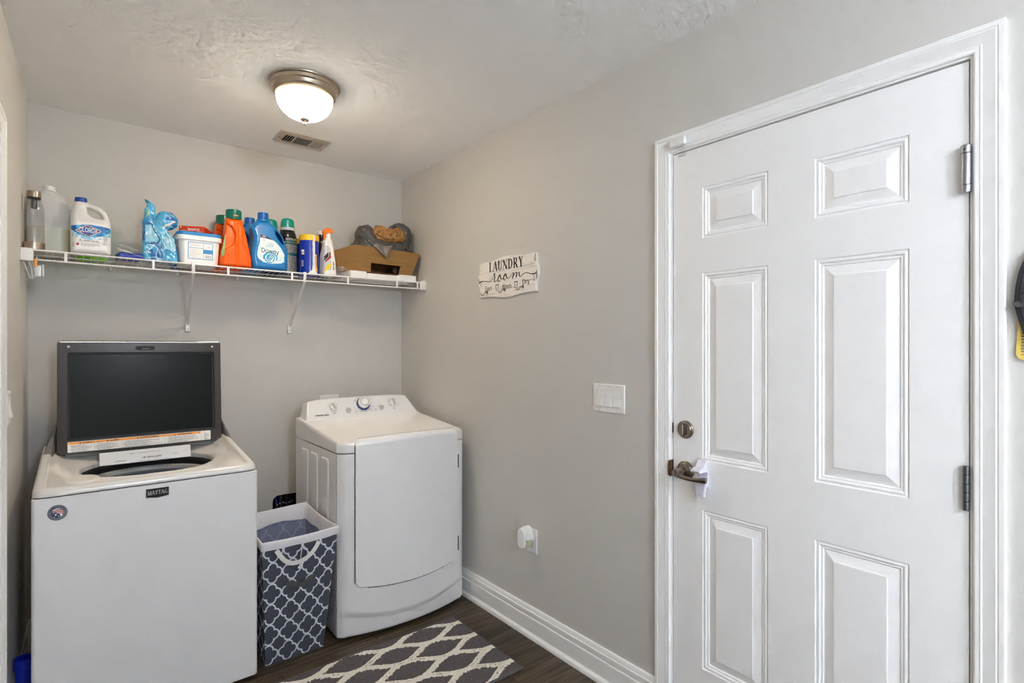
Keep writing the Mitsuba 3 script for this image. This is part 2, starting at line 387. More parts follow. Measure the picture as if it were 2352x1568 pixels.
# hinges: a spring hinge above, a plain butt hinge with its five knuckles below
hy = SY0 + .003
hg = put(D, 'hinge', loc_door(lathe([(0, -.0565), (.0085, -.0565), (.0085, -.044), (.0078, -.043), (.0085, -.042), (.0085, .0335), (.0076, .035), (.0085, .0365), (.0085, .0545), (.007, .0565), (0, .0565)], 20), 0, 0).apply_transform(np.eye(4)), 'mat_steel', 35) if False else None
def vlathe(prof, y, z, x, seg=20): return lathe(prof, seg, (x, y, z))
put(D, 'hinge', vlathe([(0, -.0565), (.0105, -.0565), (.0105, -.040), (.0092, -.039), (.0105, -.038), (.0105, .0345), (.0092, .036), (.0105, .0375), (.0105, .0545), (.009, .0565), (0, .0565)], hy, 1.7785, -.0075), 'mat_steel', 35, label='spring hinge barrel')
put(D, 'hinge__set_hole', lathe([(0, 0), (.0022, 0), (.0022, .001), (0, .001)], 10).apply_transform(trimesh.transformations.rotation_matrix(-math.pi / 2, [0, 1, 0])).apply_translation((-.0176, hy + .001, 1.8235)), 'mat_black', False)
labels.pop(D + '__hinge__set_hole', None)
h2 = D + '__hinge_001'; _count[D + '__hinge'] = 2
put(h2, None, cat(vlathe([(.0, -.053), (.0035, -.053), (.0035, .053), (.0, .053)], hy, 1.0175, -.005), box((.001, hy - .006, .9675), (.0035, hy + .006, 1.0675))), 'mat_steel_dark', 35, label='butt hinge')
for i in range(5):
    z0 = 1.0175 - .0525 + i * .0212
    put(h2, 'knuckle', vlathe([(0, 0), (.0068, 0), (.0072, .001), (.0072, .0192), (.0068, .0202), (0, .0202)], hy, z0, -.005), 'mat_steel_dark', 35)
# deadbolt and lever
M('nickel_b', (142, 132, 121), rough=.17, metal=1.0)
db = put(D, 'deadbolt', loc_door(lathe([(.0315, 0), (.0315, .004), (.0295, .0065), (.0265, .007), (.0255, .0085), (.024, .0105), (.0, .0115)], 40), -2.128, 1.0645), 'mat_nickel_b', 35, label='nickel deadbolt rose with thumb turn')
put(db, 'thumb_turn', loc_door(rbox((-.0042, -.020, .009), (.0042, .020, .027), .003), -2.128, 1.0655), 'mat_nickel_b', 30)
for sx in (-.0145, .0145): put(db, 'screw', loc_door(xf(lathe([(.0033, 0), (.003, .0012), (0, .0014)], 12), (sx, -.003, .0095)), -2.128, 1.0645), 'mat_steel', 30)
lv = put(D, 'lever_handle', loc_door(cat(lathe([(.0325, 0), (.0325, .0035), (.0305, .0055), (.0275, .0062), (.0265, .0085), (.0225, .0115), (.0155, .0135), (.0125, .0155), (.0125, .040), (.0115, .044), (.0, .045)], 40)), -2.1285, .9215), 'mat_nickel_b', 35, label='nickel lever handle')
def blade():   # the lever: from the spindle's end towards the hinges, curving down a little and twisting
    R = []
    for t in np.linspace(0, 1, 25):
        x = .006 * (t < .01) - .014 + t * .118; yv = -.004 - .013 * math.sin(t * 2.2) + .004 * t; z = .053 + .006 * math.sin(t * 3.1) - .010 * t
        w = .0115 * (1 - .25 * math.sin(t * 3.14)) * (1 if t < .96 else .8); d = .0085 * (1 - .3 * t); tw = .9 * math.sin(t * 3.0)
        a = np.arange(16) * 2 * np.pi / 16
        u, q = w * np.cos(a), d * np.sin(a)
        R.append(np.stack([0 * a + x, yv + u * math.cos(tw) - q * math.sin(tw), z + u * math.sin(tw) + q * math.cos(tw)], 1))
    return loft(R)
put(lv, 'lever', loc_door(blade(), -2.1285, .9215), 'mat_nickel_b', 40)
put(lv, 'lock_button', loc_door(cat(lathe([(.0135, .040), (.0135, .064), (.0125, .066), (.0085, .066), (.008, .0655), (0, .0655)], 24), rbox((-.0018, -.007, .064), (.0018, .007, .070), .0012)), -2.1285, .9215), 'mat_nickel_b', 35)
put('trim_1', 'strike_plate', cat(rbox((-.013, DY1 - .001, .893), (.03, DY1 + .0012, .951), .0008), loft([[( -.0165 + .0045 * abs(z) ** 2, DY1 + .0005 + dy, .922 + z * .027) for z in np.linspace(-1, 1, 9)] for dy in (-.004, .006)], cap=False, closed=False)), 'mat_bronze', 25, label='bronze strike plate')
put('trim_1', 'strike_plate', box((.002, DY1 - .0004, 1.047), (.03, DY1 + .0016, 1.083)), 'mat_black', False, label='dark strike plate of the deadbolt')

def bevel0(poly, h, e=.003): return cat(extrude(poly, h - e), *[xf(extrude(poly.buffer(-e * (1 - math.cos(t))), e * math.sin(t)), (0, 0, h - e)) for t in np.linspace(.3, 1.5, 5)])
M('lock_white', (224, 222, 236), rough=.3)
# the child lock stuck on over the lever
k = thing('lever_lock', 'white plastic child safety lock gripping the end of the lever handle on the entry door', 'child lock')
put(k, 'back_plate', loc_door(rbox((.054, -.0475, .0004), (.088, .0475, .006), .0025), -2.1285, .926), 'mat_lock_white', 30)
up = sg.Polygon([(.0, 0), (.047, .0), (.052, .006), (.050, .012), (.024, .018), (.012, .034), (.006, .038), (0, .038)]).buffer(.002).buffer(-.002)
m = extrude(up, .030); v = m.vertices.copy(); m.vertices = np.stack([.056 + v[:, 2], v[:, 1] + .006, .005 + v[:, 0]], 1); m.invert()
put(k, 'upper_arm', loc_door(m, -2.1285, .926), 'mat_lock_white', 30)
tabp = sg.Polygon([(-.021, -.018), (.021, -.018), (.021, -.026), (.0135, -.078), (.009, -.084), (-.009, -.084), (-.0135, -.078), (-.021, -.026)]).buffer(-.003).buffer(.003)
put(k, 'release_tab', loc_door(xf(cat(bevel0(tabp, .014, .004), ), (.074, .004, .020)), -2.1285, .926), 'mat_lock_white', False)
put(k, 'tab_neck', loc_door(xf(rbox((-.014, -.050, .004), (.014, -.026, .024), .002), (.074, .004, 0)), -2.1285, .926), 'mat_lock_white', 30)

# alarm contact above the door's corner, its magnet on the slab
k = thing('alarm_sensor', 'white plastic alarm contact on the casing above the door corner', 'sensor')
put(k, 'case', on_right_wall(rbox((-.032, -.0155, .0), (.032, .0155, .016), .006), -2.113, 2.069, -.0145), 'mat_white_plastic', 40)
put(k, 'seam', on_right_wall(rbox((.022, -.0158, .001), (.0228, .0158, .0165), .0003, 6), -2.113, 2.069, -.0145), 'mat_screw', 30)
k = thing('sensor_magnet', 'small grey sensor magnet at the top corner of the entry door slab', 'sensor')
put(k, None, loc_door(rbox((-.0145, -.0035, 0), (.0145, .0035, .006), .0015), -2.1165, 2.029), 'mat_screw', 30)

# ------------------------------------------------------------------ doorway in the left wall, window in the rear wall
def lcas(m): m = tm(m).copy(); m.vertices[:, 0] *= -1; m.invert(); return left(m)
S('trim_2', lcas(casing(OY0 + .006, OY1 - .006, 2.012)), 'mat_trim', 25, label='white casing of the doorway in the left wall')
put('trim_2', 'jamb', left(mbox((-.15, OY0, 0), (0, OY1, 2.018)) - mbox((-.3, OY0 + .017, -.1), (.3, OY1 - .017, 2.001))), 'mat_trim', False)
k = thing('door_2', 'white door closed in the doorway of the left wall', kind='structure')
put(k, 'slab', left(box((-.15, OY0 + .018, .01), (-.112, OY1 - .018, 2.0))), 'mat_door', False)
k = thing('window_1', 'window in the left wall behind the camera', kind='structure')
put(k, 'frame', left(mbox((-.06, WY[0] - .06, WZ[0] - .06), (.02, WY[1] + .06, WZ[1] + .06)) - mbox((-.2, WY[0], WZ[0]), (.2, WY[1], WZ[1]))), 'mat_trim', False)
put(k, 'mullion', left(box((-.05, (WY[0] + WY[1]) / 2 - .02, WZ[0]), (-.01, (WY[0] + WY[1]) / 2 + .02, WZ[1]))), 'mat_trim', False)
scene['mat_pane'] = {'type': 'thindielectric', 'int_ior': 1.5}
put(k, 'pane', left(box((-.033, WY[0], WZ[0]), (-.0325, WY[1], WZ[1]))), 'mat_pane', False)

# ------------------------------------------------------------------ ceiling lamps
M('brushed', (178, 164, 146), rough=.3, metal=1.0)
LX, LY = -.923, -.935
def ceiling_lamp(x, y, label, rad, r=1.0, dome_r=None):
    k = thing('ceiling_light', label, 'ceiling light')
    P = [(.06, 0), (.139, 0), (.1415, -.002), (.1405, -.006), (.1345, -.009), (.133, -.0215), (.130, -.0245), (.1285, -.027), (.126, -.038), (.1225, -.042), (.120, -.0445), (.119, -.0475), (.115, -.049), (.110, -.047), (.108, -.040)]
    put(k, 'pan', lathe([(a * r, b) for a, b in P], 64, (x, y, H)), 'mat_brushed', 35)
    G = [(.1135 * math.cos(t) ** .8, -.0445 - .0985 * math.sin(t)) for t in np.linspace(0, math.pi / 2 - .02, 40)] + [(0.0005, -.143)]
    sh = None
    for nm, g, e in (('glass_shade', G[9:], rad), ('shade_rim', G[5:10], [3.0, 2.5, 1.8]), ('shade_rim', G[2:6], [1.05, .86, .58]), ('shade_rim', G[:3], [.62, .42, .2])):
        m = lathe([(a * r, b) for a, b in g], 64, (x, y, H))
        if (m.face_normals * (m.triangles_center - [x, y, H])).sum() < 0: m.invert()
        q = put(sh or k, nm, m, 'mat_shade', True, label='glowing frosted glass shade' if not sh else None, emitter={'type': 'area', 'radiance': {'type': 'rgb', 'value': e}}); sh = sh or q
    put(k, 'finial', lathe([(0, -.137), (.010, -.138), (.0165, -.1405), (.0175, -.1435), (.0155, -.147), (.008, -.1505), (.0035, -.152), (.003, -.156), (.005, -.158), (.0058, -.162), (.004, -.166), (0, -.1672)], 32, (x, y, H)), 'mat_nickel', 35)
    return k
M('shade', (235, 225, 205), rough=.4)
ceiling_lamp(LX, LY, 'brushed nickel flush-mount ceiling light with a glowing glass dome', list(LAMP_WARM))
k = thing('globe_light', 'semi-flush globe ceiling light over the entry behind the camera', 'ceiling light')
GX, GY, GZ, GR = -1.15, -4.80, 2.14, .15
put(k, 'canopy', lathe([(.001, 0), (.065, 0), (.065, -.018), (.03, -.03), (.012, -.034), (.012, H * 0 - (H - GZ - GR) - .01), (.05, -(H - GZ - GR) - .012), (.05, -(H - GZ - GR) - .03)], 32, (GX, GY, H)), 'mat_brushed', 35)
g = trimesh.creation.icosphere(4, GR); g.apply_translation((GX, GY, GZ))
put(k, 'globe', g, 'mat_shade', True, emitter={'type': 'area', 'radiance': {'type': 'rgb', 'value': list(LAMP_REAR)}})
# ------------------------------------------------------------------ washer
M('enamel', (240, 240, 241), rough=.22, spec=.5, coat=.6)
M('enamel_front', (240, 240, 241), rough=.34, spec=.45)
M('deck', (238, 237, 235), rough=.15, spec=.5, coat=.5)
M('console_grey', (112, 112, 108), rough=.4)
M('lid_frame', (60, 54, 51), rough=.25, metal=.0, spec=.14)
M('lid_glass', (10, 17, 14), rough=.03, spec=.1)
M('chrome', (205, 205, 205), rough=.08, metal=1.0)
M('rubber', (12, 12, 13), rough=.6)
M('basket', (150, 156, 172), rough=.35, metal=.5)
M('basket_ring', (196, 197, 195), rough=.4)
M('label_white', (240, 238, 232), rough=.5)
M('orange_ink', (247, 158, 62), rough=.5)
M('ink', (34, 32, 34), rough=.6)
M('ink_grey', (128, 128, 130), rough=.6)
M('silver', (190, 186, 180), rough=.25, metal=1.0)
M('badge_black', (14, 14, 22), rough=.2)
M('badge_grey', (112, 116, 122), rough=.3)
M('navy', (22, 28, 88), rough=.4)
M('red_ink', (150, 32, 40), rough=.4)

W = thing('washer', 'white top-load washing machine with its dark glass lid standing open', 'washing machine')
wx0, wx1, wy0, wy1 = -1.776, -1.083, -.845, -.155
def vprism(x0, x1, y0, y1, z0, z1, r, e=.002):
    P = np.asarray(sg.box(x0 + r, y0 + r, x1 - r, y1 - r).buffer(r, quad_segs=8).exterior.coords)[:-1][::-1]; c = np.array([(x0 + x1) / 2, (y0 + y1) / 2])
    def ring(i, z):
        s = 1 - 2 * i / np.array([x1 - x0, y1 - y0]); return [(*(c + (p - c) * s), z) for p in P]
    return [ring(e, z0), ring(0, z0 + e), ring(0, z1 - e), ring(e, z1)]
cab = vprism(wx0, wx1, wy0, wy1, .014, .848, .012, .003)
inn = vprism(wx0 + .012, wx1 - .012, wy0 + .012, wy1 - .012, .03, .848, .004, .001)
cb0 = loft(cab + inn[::-1], cap=False); 
if (cb0.face_normals[:, 1] * (cb0.triangles_center[:, 1] < wy0 + .001)).sum() > 0: cb0.invert()
put(W, 'cabinet', cb0, 'mat_enamel_front', 30)
put(W, 'base_pan', box((wx0 + .01, wy0 + .01, .02), (wx1 - .01, wy1 - .01, .03)), 'mat_rubber', False)
for fx in (wx0 + .05, wx1 - .05):
    for fy in (wy0 + .06, wy1 - .06): put(W, 'foot', rod((fx, fy, 0), (fx, fy, .015), .02, 12), 'mat_rubber', 30)
bcx, bcy, br = -1.418, -.465, .238
NA = 120
def outline(ins, r):
    P = np.asarray(sg.box(wx0 + r, wy0 + r, wx1 - r, wy1 - r).buffer(r - ins if r > ins else 1e-4, quad_segs=10).exterior.coords)[:-1] if r > ins else np.asarray(sg.box(wx0 + ins, wy0 + ins, wx1 - ins, wy1 - ins).buffer(.001).exterior.coords)[:-1]
    L = sg.LinearRing(P); A = np.arange(NA) * 2 * np.pi / NA; out = []
    for a in A:   # where the ray from the basin's centre meets the outline
        h = L.intersection(sg.LineString([(bcx, bcy), (bcx + 2 * math.cos(a), bcy + 2 * math.sin(a))])); out.append((h.x, h.y) if h.geom_type == 'Point' else tuple(h.geoms[0].coords[0]))
    return np.array(out)
circ = np.stack([bcx + br * np.cos(np.arange(NA) * 2 * np.pi / NA), bcy + br * np.sin(np.arange(NA) * 2 * np.pi / NA)], 1)
def dz(P, w=1.0): return w * .050 * np.clip((P[:, 1] - wy0) / .5, 0, 1.2)
R = []
for ins, z in ((.001, .8515), (0, .853), (0, .860), (.002, .866), (.007, .872), (.014, .8755), (.024, .8758), (.029, .8745), (.033, .8715), (.038, .8685), (.050, .8675)):
    P = outline(ins, .034); R.append(np.column_stack([P, z + dz(P, min(1, (z - .8515) / .02))]))
P0 = outline(.050, .034)
for m_, z in ((.25, .8672), (.5, .8666), (.66, .8656), (.80, .864), (.90, .8615), (.96, .8597), (1.0, .858)):
    P = P0 * (1 - m_) + circ * m_; R.append(np.column_stack([P, z + dz(P, (1 - m_) * .5)]))
for rr, z in ((.994, .8565), (.988, .850), (.986, .830)):
    P = np.array([bcx, bcy]) + (circ - [bcx, bcy]) * rr; R.append(np.column_stack([P, 0 * P[:, 0] + z]))
dk = loft(R, cap=False)
if dk.face_normals[len(dk.faces) // 2][2] < 0: dk.invert()
put(W, 'deck', dk, 'mat_deck', 40, label='glossy white deck round the tub opening')
def ring_of(prof): return lathe(prof, 96, (bcx, bcy, 0))
put(W, 'tub_seal', ring_of([(.250, .842), (.234, .838), (.226, .828), (.229, .808), (.250, .806)]), 'mat_rubber', 40)
bk = put(W, 'basket', ring_of([(.236, .79), (.238, .77), (.238, .38), (.22, .36), (.0005, .355)]), 'mat_basket', 40)
put(bk, 'balance_ring', ring_of([(.238, .776), (.224, .780), (.217, .790), (.219, .802), (.227, .808), (.238, .806)]), 'mat_basket_ring', 40)
put(W, 'softener_cup', loft([[(-1.643 + a * .050 * math.cos(t), -.700 + a * .066 * math.sin(t), z) for t in np.arange(40) * 2 * np.pi / 40] for a, z in ((1.0, .862), (1.0, .872), (.94, .8745), (.87, .8735), (.6, .8728))]), 'mat_label_white', 40)
# dispenser panel behind the opening
dp = xf(rbox((-.167, -.004, 0), (.167, .004, .056), .0025), M4=trimesh.transformations.translation_matrix((-1.42, -.365, .850)) @ trimesh.transformations.rotation_matrix(-.35, [1, 0, 0]))
MDP = trimesh.transformations.translation_matrix((-1.42, -.365, .850)) @ trimesh.transformations.rotation_matrix(-.35, [1, 0, 0])
dpk = put(W, 'dispenser_panel', dp, 'mat_enamel', 30)
dpt = cat(xf(text('MCT', .0055, .0004), (-.052, .041, 0)), xf(bars([(0, 0, .085, .0012)]), (-.035, .0405, 0)), xf(text('softener', .0075, .0004), (-.092, .013, 0)), xf(text('HE detergent', .0085, .0004, True), (.018, .019, 0)), xf(text('MAX', .005, .0004), (.108, .023, 0)), xf(bars([(-.03, .004, .075, .005)]), (0, 0, 0)))
put(dpk, 'lettering', on_front(dpt, 0, -.0042, 0).apply_transform(MDP), 'mat_ink_grey', False)
dl = cat(xf(text('FILL', .006, .0004, True), (0, .012, 0)), xf(bars([(-.012, 0, .014, .002), (-.01, .005, .012, .007)]), (0, 0, 0)))
def on_deck(mesh, x, y, z): return xf(mesh, (x, y, z))
put(W, 'deck_print', on_deck(dl, -1.155, -.405, .8955), 'mat_ink_grey', False)
put(W, 'front_groove', rbox((-1.452, -.752, .8665), (-1.372, -.742, .8705), .0018), 'mat_label_white', 30)
# console behind the lid
prof = [(-.262, .885), (-.262, .93), (-.235, 1.005), (-.205, 1.05), (-.165, 1.05), (-.158, .885)]
def ear(xo, xm, xi): return trimesh.convex.convex_hull(np.array([(xo, y, z) for y, z in ((-.375, .905), (-.372, .922), (-.16, .93), (-.16, .9))] + [(xm, y, z) for y, z in ((-.372, .905), (-.355, .930), (-.28, .95))] + [(xi, y, z) for y, z in ((-.262, .905), (-.262, .975), (-.215, 1.03), (-.16, 1.035), (-.16, .9))]))
cs = cat(loft([[(x, y, z) for y, z in prof] for x in (wx0 + .078, wx1 - .045)]), ear(wx0 + .012, wx0 + .036, wx0 + .050), ear(wx1 - .006, wx1 - .018, wx1 - .031))
put(W, 'console', cs, 'mat_console_grey', 30, label='grey control console behind the open lid')
# the lid, leaning back a little
ML_ = np.eye(4); cu = np.array([0, .035, .473]); cu /= np.linalg.norm(cu)
ML_[:3, 0] = [1, 0, 0]; ML_[:3, 1] = cu; ML_[:3, 2] = np.cross([1, 0, 0], cu); ML_[:3, 3] = [-1.42, -.31, .905]
def lidx(m): return xf(m, M4=ML_)     # local: x right, y up the lid, z towards the room
LWD, LHT = .609, .476
win = sg.box(-.2715, .0555, .276, .4255).buffer(-.008).buffer(.008)
fr_ = rrect(LWD, LHT, .014).intersection(sg.box(-1, -1, 1, 1)); fr_ = shapely.affinity.translate(fr_, 0, LHT / 2)
def bevel(poly, h, e=.003):   # a plate with both its outer and its inner edges bevelled towards the room
    return cat(extrude(poly, h - e), *[xf(extrude(poly.buffer(-e * (k + 1) / 3), h - e + e * (k + 1) / 3), (0, 0, 0)) for k in range(3)])
lidk = put(W, 'lid', lidx(xf(bevel(fr_.difference(win), .026, .004), (0, 0, -.026))), 'mat_lid_frame', False, label='open lid: dark metallic frame round smoked glass')
put(lidk, 'back_shell', lidx(xf(extrude(fr_, .010), (0, 0, -.036))), 'mat_enamel', False)
put(lidk, 'glass', lidx(xf(extrude(win.buffer(.003), .006), (0, 0, -.024))), 'mat_lid_glass', False, label='dark smoked glass')
put(lidk, 'glass_gasket', lidx(xf(extrude(win.buffer(.001).difference(win.buffer(-.0085)), .0035), (0, 0, -.018))), 'mat_rubber', False)
put(lidk, 'trim_strip', lidx(xf(rbox((-.300, LHT - .011, -.03), (.300, LHT + .001, .0015), .004), (0, 0, 0))), 'mat_chrome', 30, label='chrome strip along the top edge')
lt = sg.LineString([(-.028, .444), (.028, .444)]).buffer(.011)
put(lidk, 'latch', lidx(cat(extrude(lt, .0012))), 'mat_rubber', False, label='black latch recess')
put(lidk, 'latch_catch', lidx(cat(extrude(lt.difference(lt.buffer(-.0022)), .0022), rbox((-.014, .437, 0), (.018, .446, .004), .0015))), 'mat_lid_frame', 30)
for ux in (-.268, .268): put(lidk, 'bumper', lidx(xf(lathe([(.0055, 0), (.0052, .003), (.003, .0045), (0, .005)], 16), (ux, .450, 0))), 'mat_screw', 35)
put(lidk, 'warning_label', lidx(extrude(rrect(.527, .044, .003), .0004).apply_translation((-.007, .0285, 0))), 'mat_label_white', False, label='white and orange warning label')
put(lidk, 'label_header', lidx(xf(box((-.269, .0395, 0), (.2145, .0485, .0008)))), 'mat_orange_ink', False)
pr = []
for s, cx_ in (('AVERTI', -.205), ('AVERTI', -.113), ('AVERTISSEMENT', .015), ('ADVERTENCIA', .150)):
    b = text(s, .0062, .0005, True); w_ = b.bounds[1][0]; pr.append(xf(b, (cx_, .044, .0008)))
    pr.append(xf(extrude(sg.Polygon([(0, 0), (.007, 0), (.0035, .006)]), .0005), (cx_ - w_ - .012, .041, .0008)))
put(lidk, 'warning_lettering', lidx(cat(*pr)), 'mat_ink', False)
rl = np.random.default_rng(3); ln = []
for x0, x1 in ((-.266, -.186), (-.180, -.090), (-.084, .067), (.076, .212), (.222, .252)):
    for i in range(7 if x1 < .22 else 8):
        y0 = .0085 + i * .0042
        ln.append((x0 + rl.uniform(0, .01), y0, x1 - rl.uniform(0, .45) * (x1 - x0), y0 + .0014))
for x in (-.183, -.087, .0715, .217): ln.append((x, .008, x + .0006, .040))
put(lidk, 'fine_print', lidx(xf(bars(ln, .0006))), 'mat_ink_grey', False)
# badges
bd = put(W, 'badge', on_front(bevel(sg.Polygon([(-.036, .017), (.036, .017), (.036, -.016), (0, -.021), (-.036, -.016)]), .003, .001), -1.427, wy0, .8175), 'mat_silver', False, label='black nameplate with silver letters')
put(bd, 'plate', on_front(xf(extrude(sg.Polygon([(-.0345, .0155), (.0345, .0155), (.0345, -.0142), (0, -.0185), (-.0345, -.0142)]), .0006), (0, 0, .003)), -1.427, wy0, .8175), 'mat_badge_black', False)
mt = extrude(serif('MAYTAG', .0155, .82, .24, .13, .02), .0006); b_ = mt.bounds; mt.apply_scale([.062 / (b_[1][0] - b_[0][0]), 1, 1])
put(bd, 'lettering', on_front(xf(mt, (0, .0005, .0036)), -1.427, wy0, .8175), 'mat_silver', False)
em = put(W, 'emblem', on_front(lathe([(.0262, 0), (.0262, .0012), (.0248, .002), (0, .002)], 48), -1.709, wy0, .7965), 'mat_badge_grey', 20, label='round grey emblem with a flag')
fl = sg.Point(0, -.001).buffer(.0155, quad_segs=16)
put(em, 'flag_field', on_front(xf(extrude(fl, .0004), (0, 0, .002)), -1.709, wy0, .7965), 'mat_label_white', False)
def wave(y, t, x0, x1): return sg.Polygon([(x, y + .0022 * math.sin((x + .004) * 190)) for x in np.linspace(x0, x1, 14)] + [(x, y - t + .0022 * math.sin((x + .004) * 190)) for x in np.linspace(x1, x0, 14)])
put(em, 'flag_stripes', on_front(xf(extrude(shapely.union_all([wave(.0095 - i * .0058, .0029, -.016, .016) for i in range(3)]).intersection(fl.difference(sg.Polygon([(-.02, .006), (-.004, .001), (.008, -.008), (.006, -.02), (-.02, -.02)]))), .0003), (0, 0, .0024)), -1.709, wy0, .7965), 'mat_red_ink', False)
put(em, 'star_field', on_front(xf(extrude(fl.intersection(sg.Polygon([(-.02, .006), (-.004, .001), (.008, -.008), (.006, -.02), (-.02, -.02)])), .0003), (0, 0, .0024)), -1.709, wy0, .7965), 'mat_navy', False)
def star(x, y, r): return sg.Polygon([(x + r * (1 if i % 2 == 0 else .42) * math.sin(i * math.pi / 5), y + r * (1 if i % 2 == 0 else .42) * math.cos(i * math.pi / 5)) for i in range(10)])
put(em, 'stars', on_front(xf(cat(*[extrude(star(*q), .0003) for q in ((-.0045, -.0055, .0048), (.0025, -.0115, .0028), (-.0105, -.001, .0022), (-.0075, -.0125, .002))]), (0, 0, .0027)), -1.709, wy0, .7965), 'mat_label_white', False)
am = []
for i, ch in enumerate('AMERICA'):
    t = (i - 3) * .36; g = text(ch, .0062, .0004, True); g.apply_transform(trimesh.transformations.rotation_matrix(-t, [0, 0, 1])); am.append(xf(g, (.0205 * math.sin(t), .0205 * math.cos(t), .002)))
put(em, 'lettering', on_front(cat(*am), -1.709, wy0, .7965), 'mat_navy', False)

# ------------------------------------------------------------------ dryer
M('seam_dark', (52, 52, 54), rough=.6)
M('seam', (96, 96, 98), rough=.6)
Dk = thing('dryer', 'white front-load dryer with a row of dials on its raised rear console', 'dryer')
dx0, dx1, dyb = -.737, -.054, -.209
dcx, dhw = (dx0 + dx1) / 2, (dx1 - dx0) / 2
def fy(x, z=1.0):   # the bowed front, tucked in below a curved crease near the floor
    s = (x - dcx) / dhw
    y = -.820 - .060 * (1 - s * s)
    zc = .086 + .050 * s * s
    return y + .011 * np.clip((zc - z) / .022 + .5, 0, 1) * np.clip((1 - abs(s)) / .12, 0, 1)
def plan(z, ins=0.0, r=.018, n=33):
    x0, x1 = dx0 + ins, dx1 - ins
    P = [(x0, dyb - ins)] + [(x0, y) for y in np.linspace(dyb - .02, -.795, 6)]
    for x in np.linspace(x0, x1, n):
        e = min(x - x0, x1 - x); cut = r * (1 - math.sqrt(max(0, 1 - (1 - min(e, r) / r) ** 2))) if e < r else 0
        P.append((x, fy(x, z) + ins + cut))
    for e in (.002, .006, .013, .019):   # rounder corners
        pass
    P += [(x1, y) for y in np.linspace(-.795, dyb - .02, 6)] + [(x1, dyb - ins)]
    return [(x, y, z) for x, y in P]
zs_ = [.020, .024, .032] + list(np.linspace(.05, .16, 17)) + [.3, .6, .855, .8605, .8625]
put(Dk, 'cabinet', loft([plan(z, .006 if z == .020 else .002 if z == .024 else .004 if z > .861 else .001 if z > .858 else 0) for z in zs_]), 'mat_enamel', 35)
for fx in (dx0 + .05, dx1 - .05):
    for fyy in (-.77, dyb - .06): put(Dk, 'foot', rod((fx, fyy, 0), (fx, fyy, .021), .018, 12), 'mat_rubber', 30)
# stamped ribs in the left side
for ya, yb in ((-.409, -.305), (-.551, -.449), (-.699, -.600)):
    rr_ = [[(dx0 - d, *p) for p in np.asarray(shapely.affinity.translate(rrect(abs(yb - ya) - 2 * i, .62 - 2 * i, max(.016 - i, .003), 4), (ya + yb) / 2, .515).exterior.coords)[:-1]] for i, d in ((0, -.001), (.002, .002), (.006, .0042), (.012, .0045))]
    m = loft(rr_); 
    put(Dk, 'side_rib', m, 'mat_enamel', 35)
put(Dk, 'edge_seam', box((dx0 - .0004, -.8008, .024), (dx0 + .002, -.7992, .860)), 'mat_seam', False)
def ztop(x, y): s = (x - dcx) / dhw; return .914 + .047 * (y + .83) / .5 + .016 * np.clip(1 - s * s, 0, 1) * np.clip((-.3 - y) / .3, 0, 1)
R = []
for ins, dzv in ((.002, None), (-.001, None), (-.001, .016), (.001, .007), (.005, .002), (.011, 0)):
    p = np.array(plan(1.0, ins)); p[:, 2] = {0: .866, 1: .868}.get(len(R), 0) if dzv is None else ztop(p[:, 0], p[:, 1]) - dzv
    R.append(p)
last = R[-1].copy()
for m_ in (.15, .35, .6, .85, 1.0):
    p = last.copy(); tgt = np.column_stack([dcx + (p[:, 0] - dcx) * .25, np.clip(p[:, 1], -.72, -.30)])
    p[:, :2] = p[:, :2] * (1 - m_) + tgt * m_; p[:, 2] = ztop(p[:, 0], p[:, 1]); R.append(p)
put(Dk, 'top', loft(R), 'mat_deck', 35, label='glossy sloping top')
# door: a bowed sheet whose upper edge rolls back into the top
xs = np.linspace(-.668, -.114, 41); R = []
for x in xs:
    e = min(x - xs[0], xs[-1] - x); cr = .022
    zb = .2305 + .024 * ((x - dcx) / .29) ** 2 + (cr * (1 - math.sqrt(max(0, 1 - (1 - min(e, cr) / cr) ** 2))) if e < cr else 0)
    zt_ = ztop(x, -.85) + .010 - (.012 * (1 - math.sqrt(max(0, 1 - (1 - min(e, .02) / .02) ** 2))) if e < .02 else 0)
    f0 = fy(x); q = [(f0 + .01, zb), (f0 - .010, zb), (f0 - .013, zb + .003)] + [(f0 - .013, z) for z in np.linspace(zb + .02, zt_ - .03, 6)]
    q += [(f0 - .013 + .028 * (1 - math.cos(t)), zt_ - .028 + .028 * math.sin(t)) for t in np.linspace(.15, math.pi / 2, 7)] + [(f0 + .022, zt_ - .012), (f0 + .02, zt_ - .04)]
    R.append([(x, a, b) for a, b in q])
dm = loft(R)
put(Dk, 'door', dm, 'mat_enamel_front', 35)
gp = [(x, fy(x) - .0012) for x in xs]
gz = [.2305 + .024 * ((x - dcx) / .29) ** 2 for x in xs]
put(Dk, 'door_gap', cat(tube([(x, y - .002, z - .0026) for (x, y), z in zip(gp[4:-3], gz[4:-3])], .0026, 6), rod((xs[0] - .0014, fy(xs[0]) - .004, .270), (xs[0] - .0014, fy(xs[0]) - .004, .90), .0014, 8), rod((xs[-1] + .0016, fy(xs[-1]) - .003, .27), (xs[-1] + .0012, fy(xs[-1]) - .005, .90), .0015, 8)), 'mat_seam_dark', 30)
tg = []
for x in xs[1:-1]:
    e = min(x - xs[0], xs[-1] - x); zt_ = ztop(x, -.85) + .010 - (.012 * (1 - math.sqrt(max(0, 1 - (1 - min(e, .02) / .02) ** 2))) if e < .02 else 0)
    tg.append((x, fy(x) + .0165, zt_ - .0006))
put(Dk, 'top_gap', tube(tg, .0016, 6), 'mat_seam', 30)
for z0, z1 in ((.722, .791), (.288, .364)):
    hk = put(Dk, 'door_hinge', rbox((-.1125, fy(-.108) - .010, z0), (-.1035, fy(-.108) + .004, z1), .002), 'mat_steel_dark', 30)
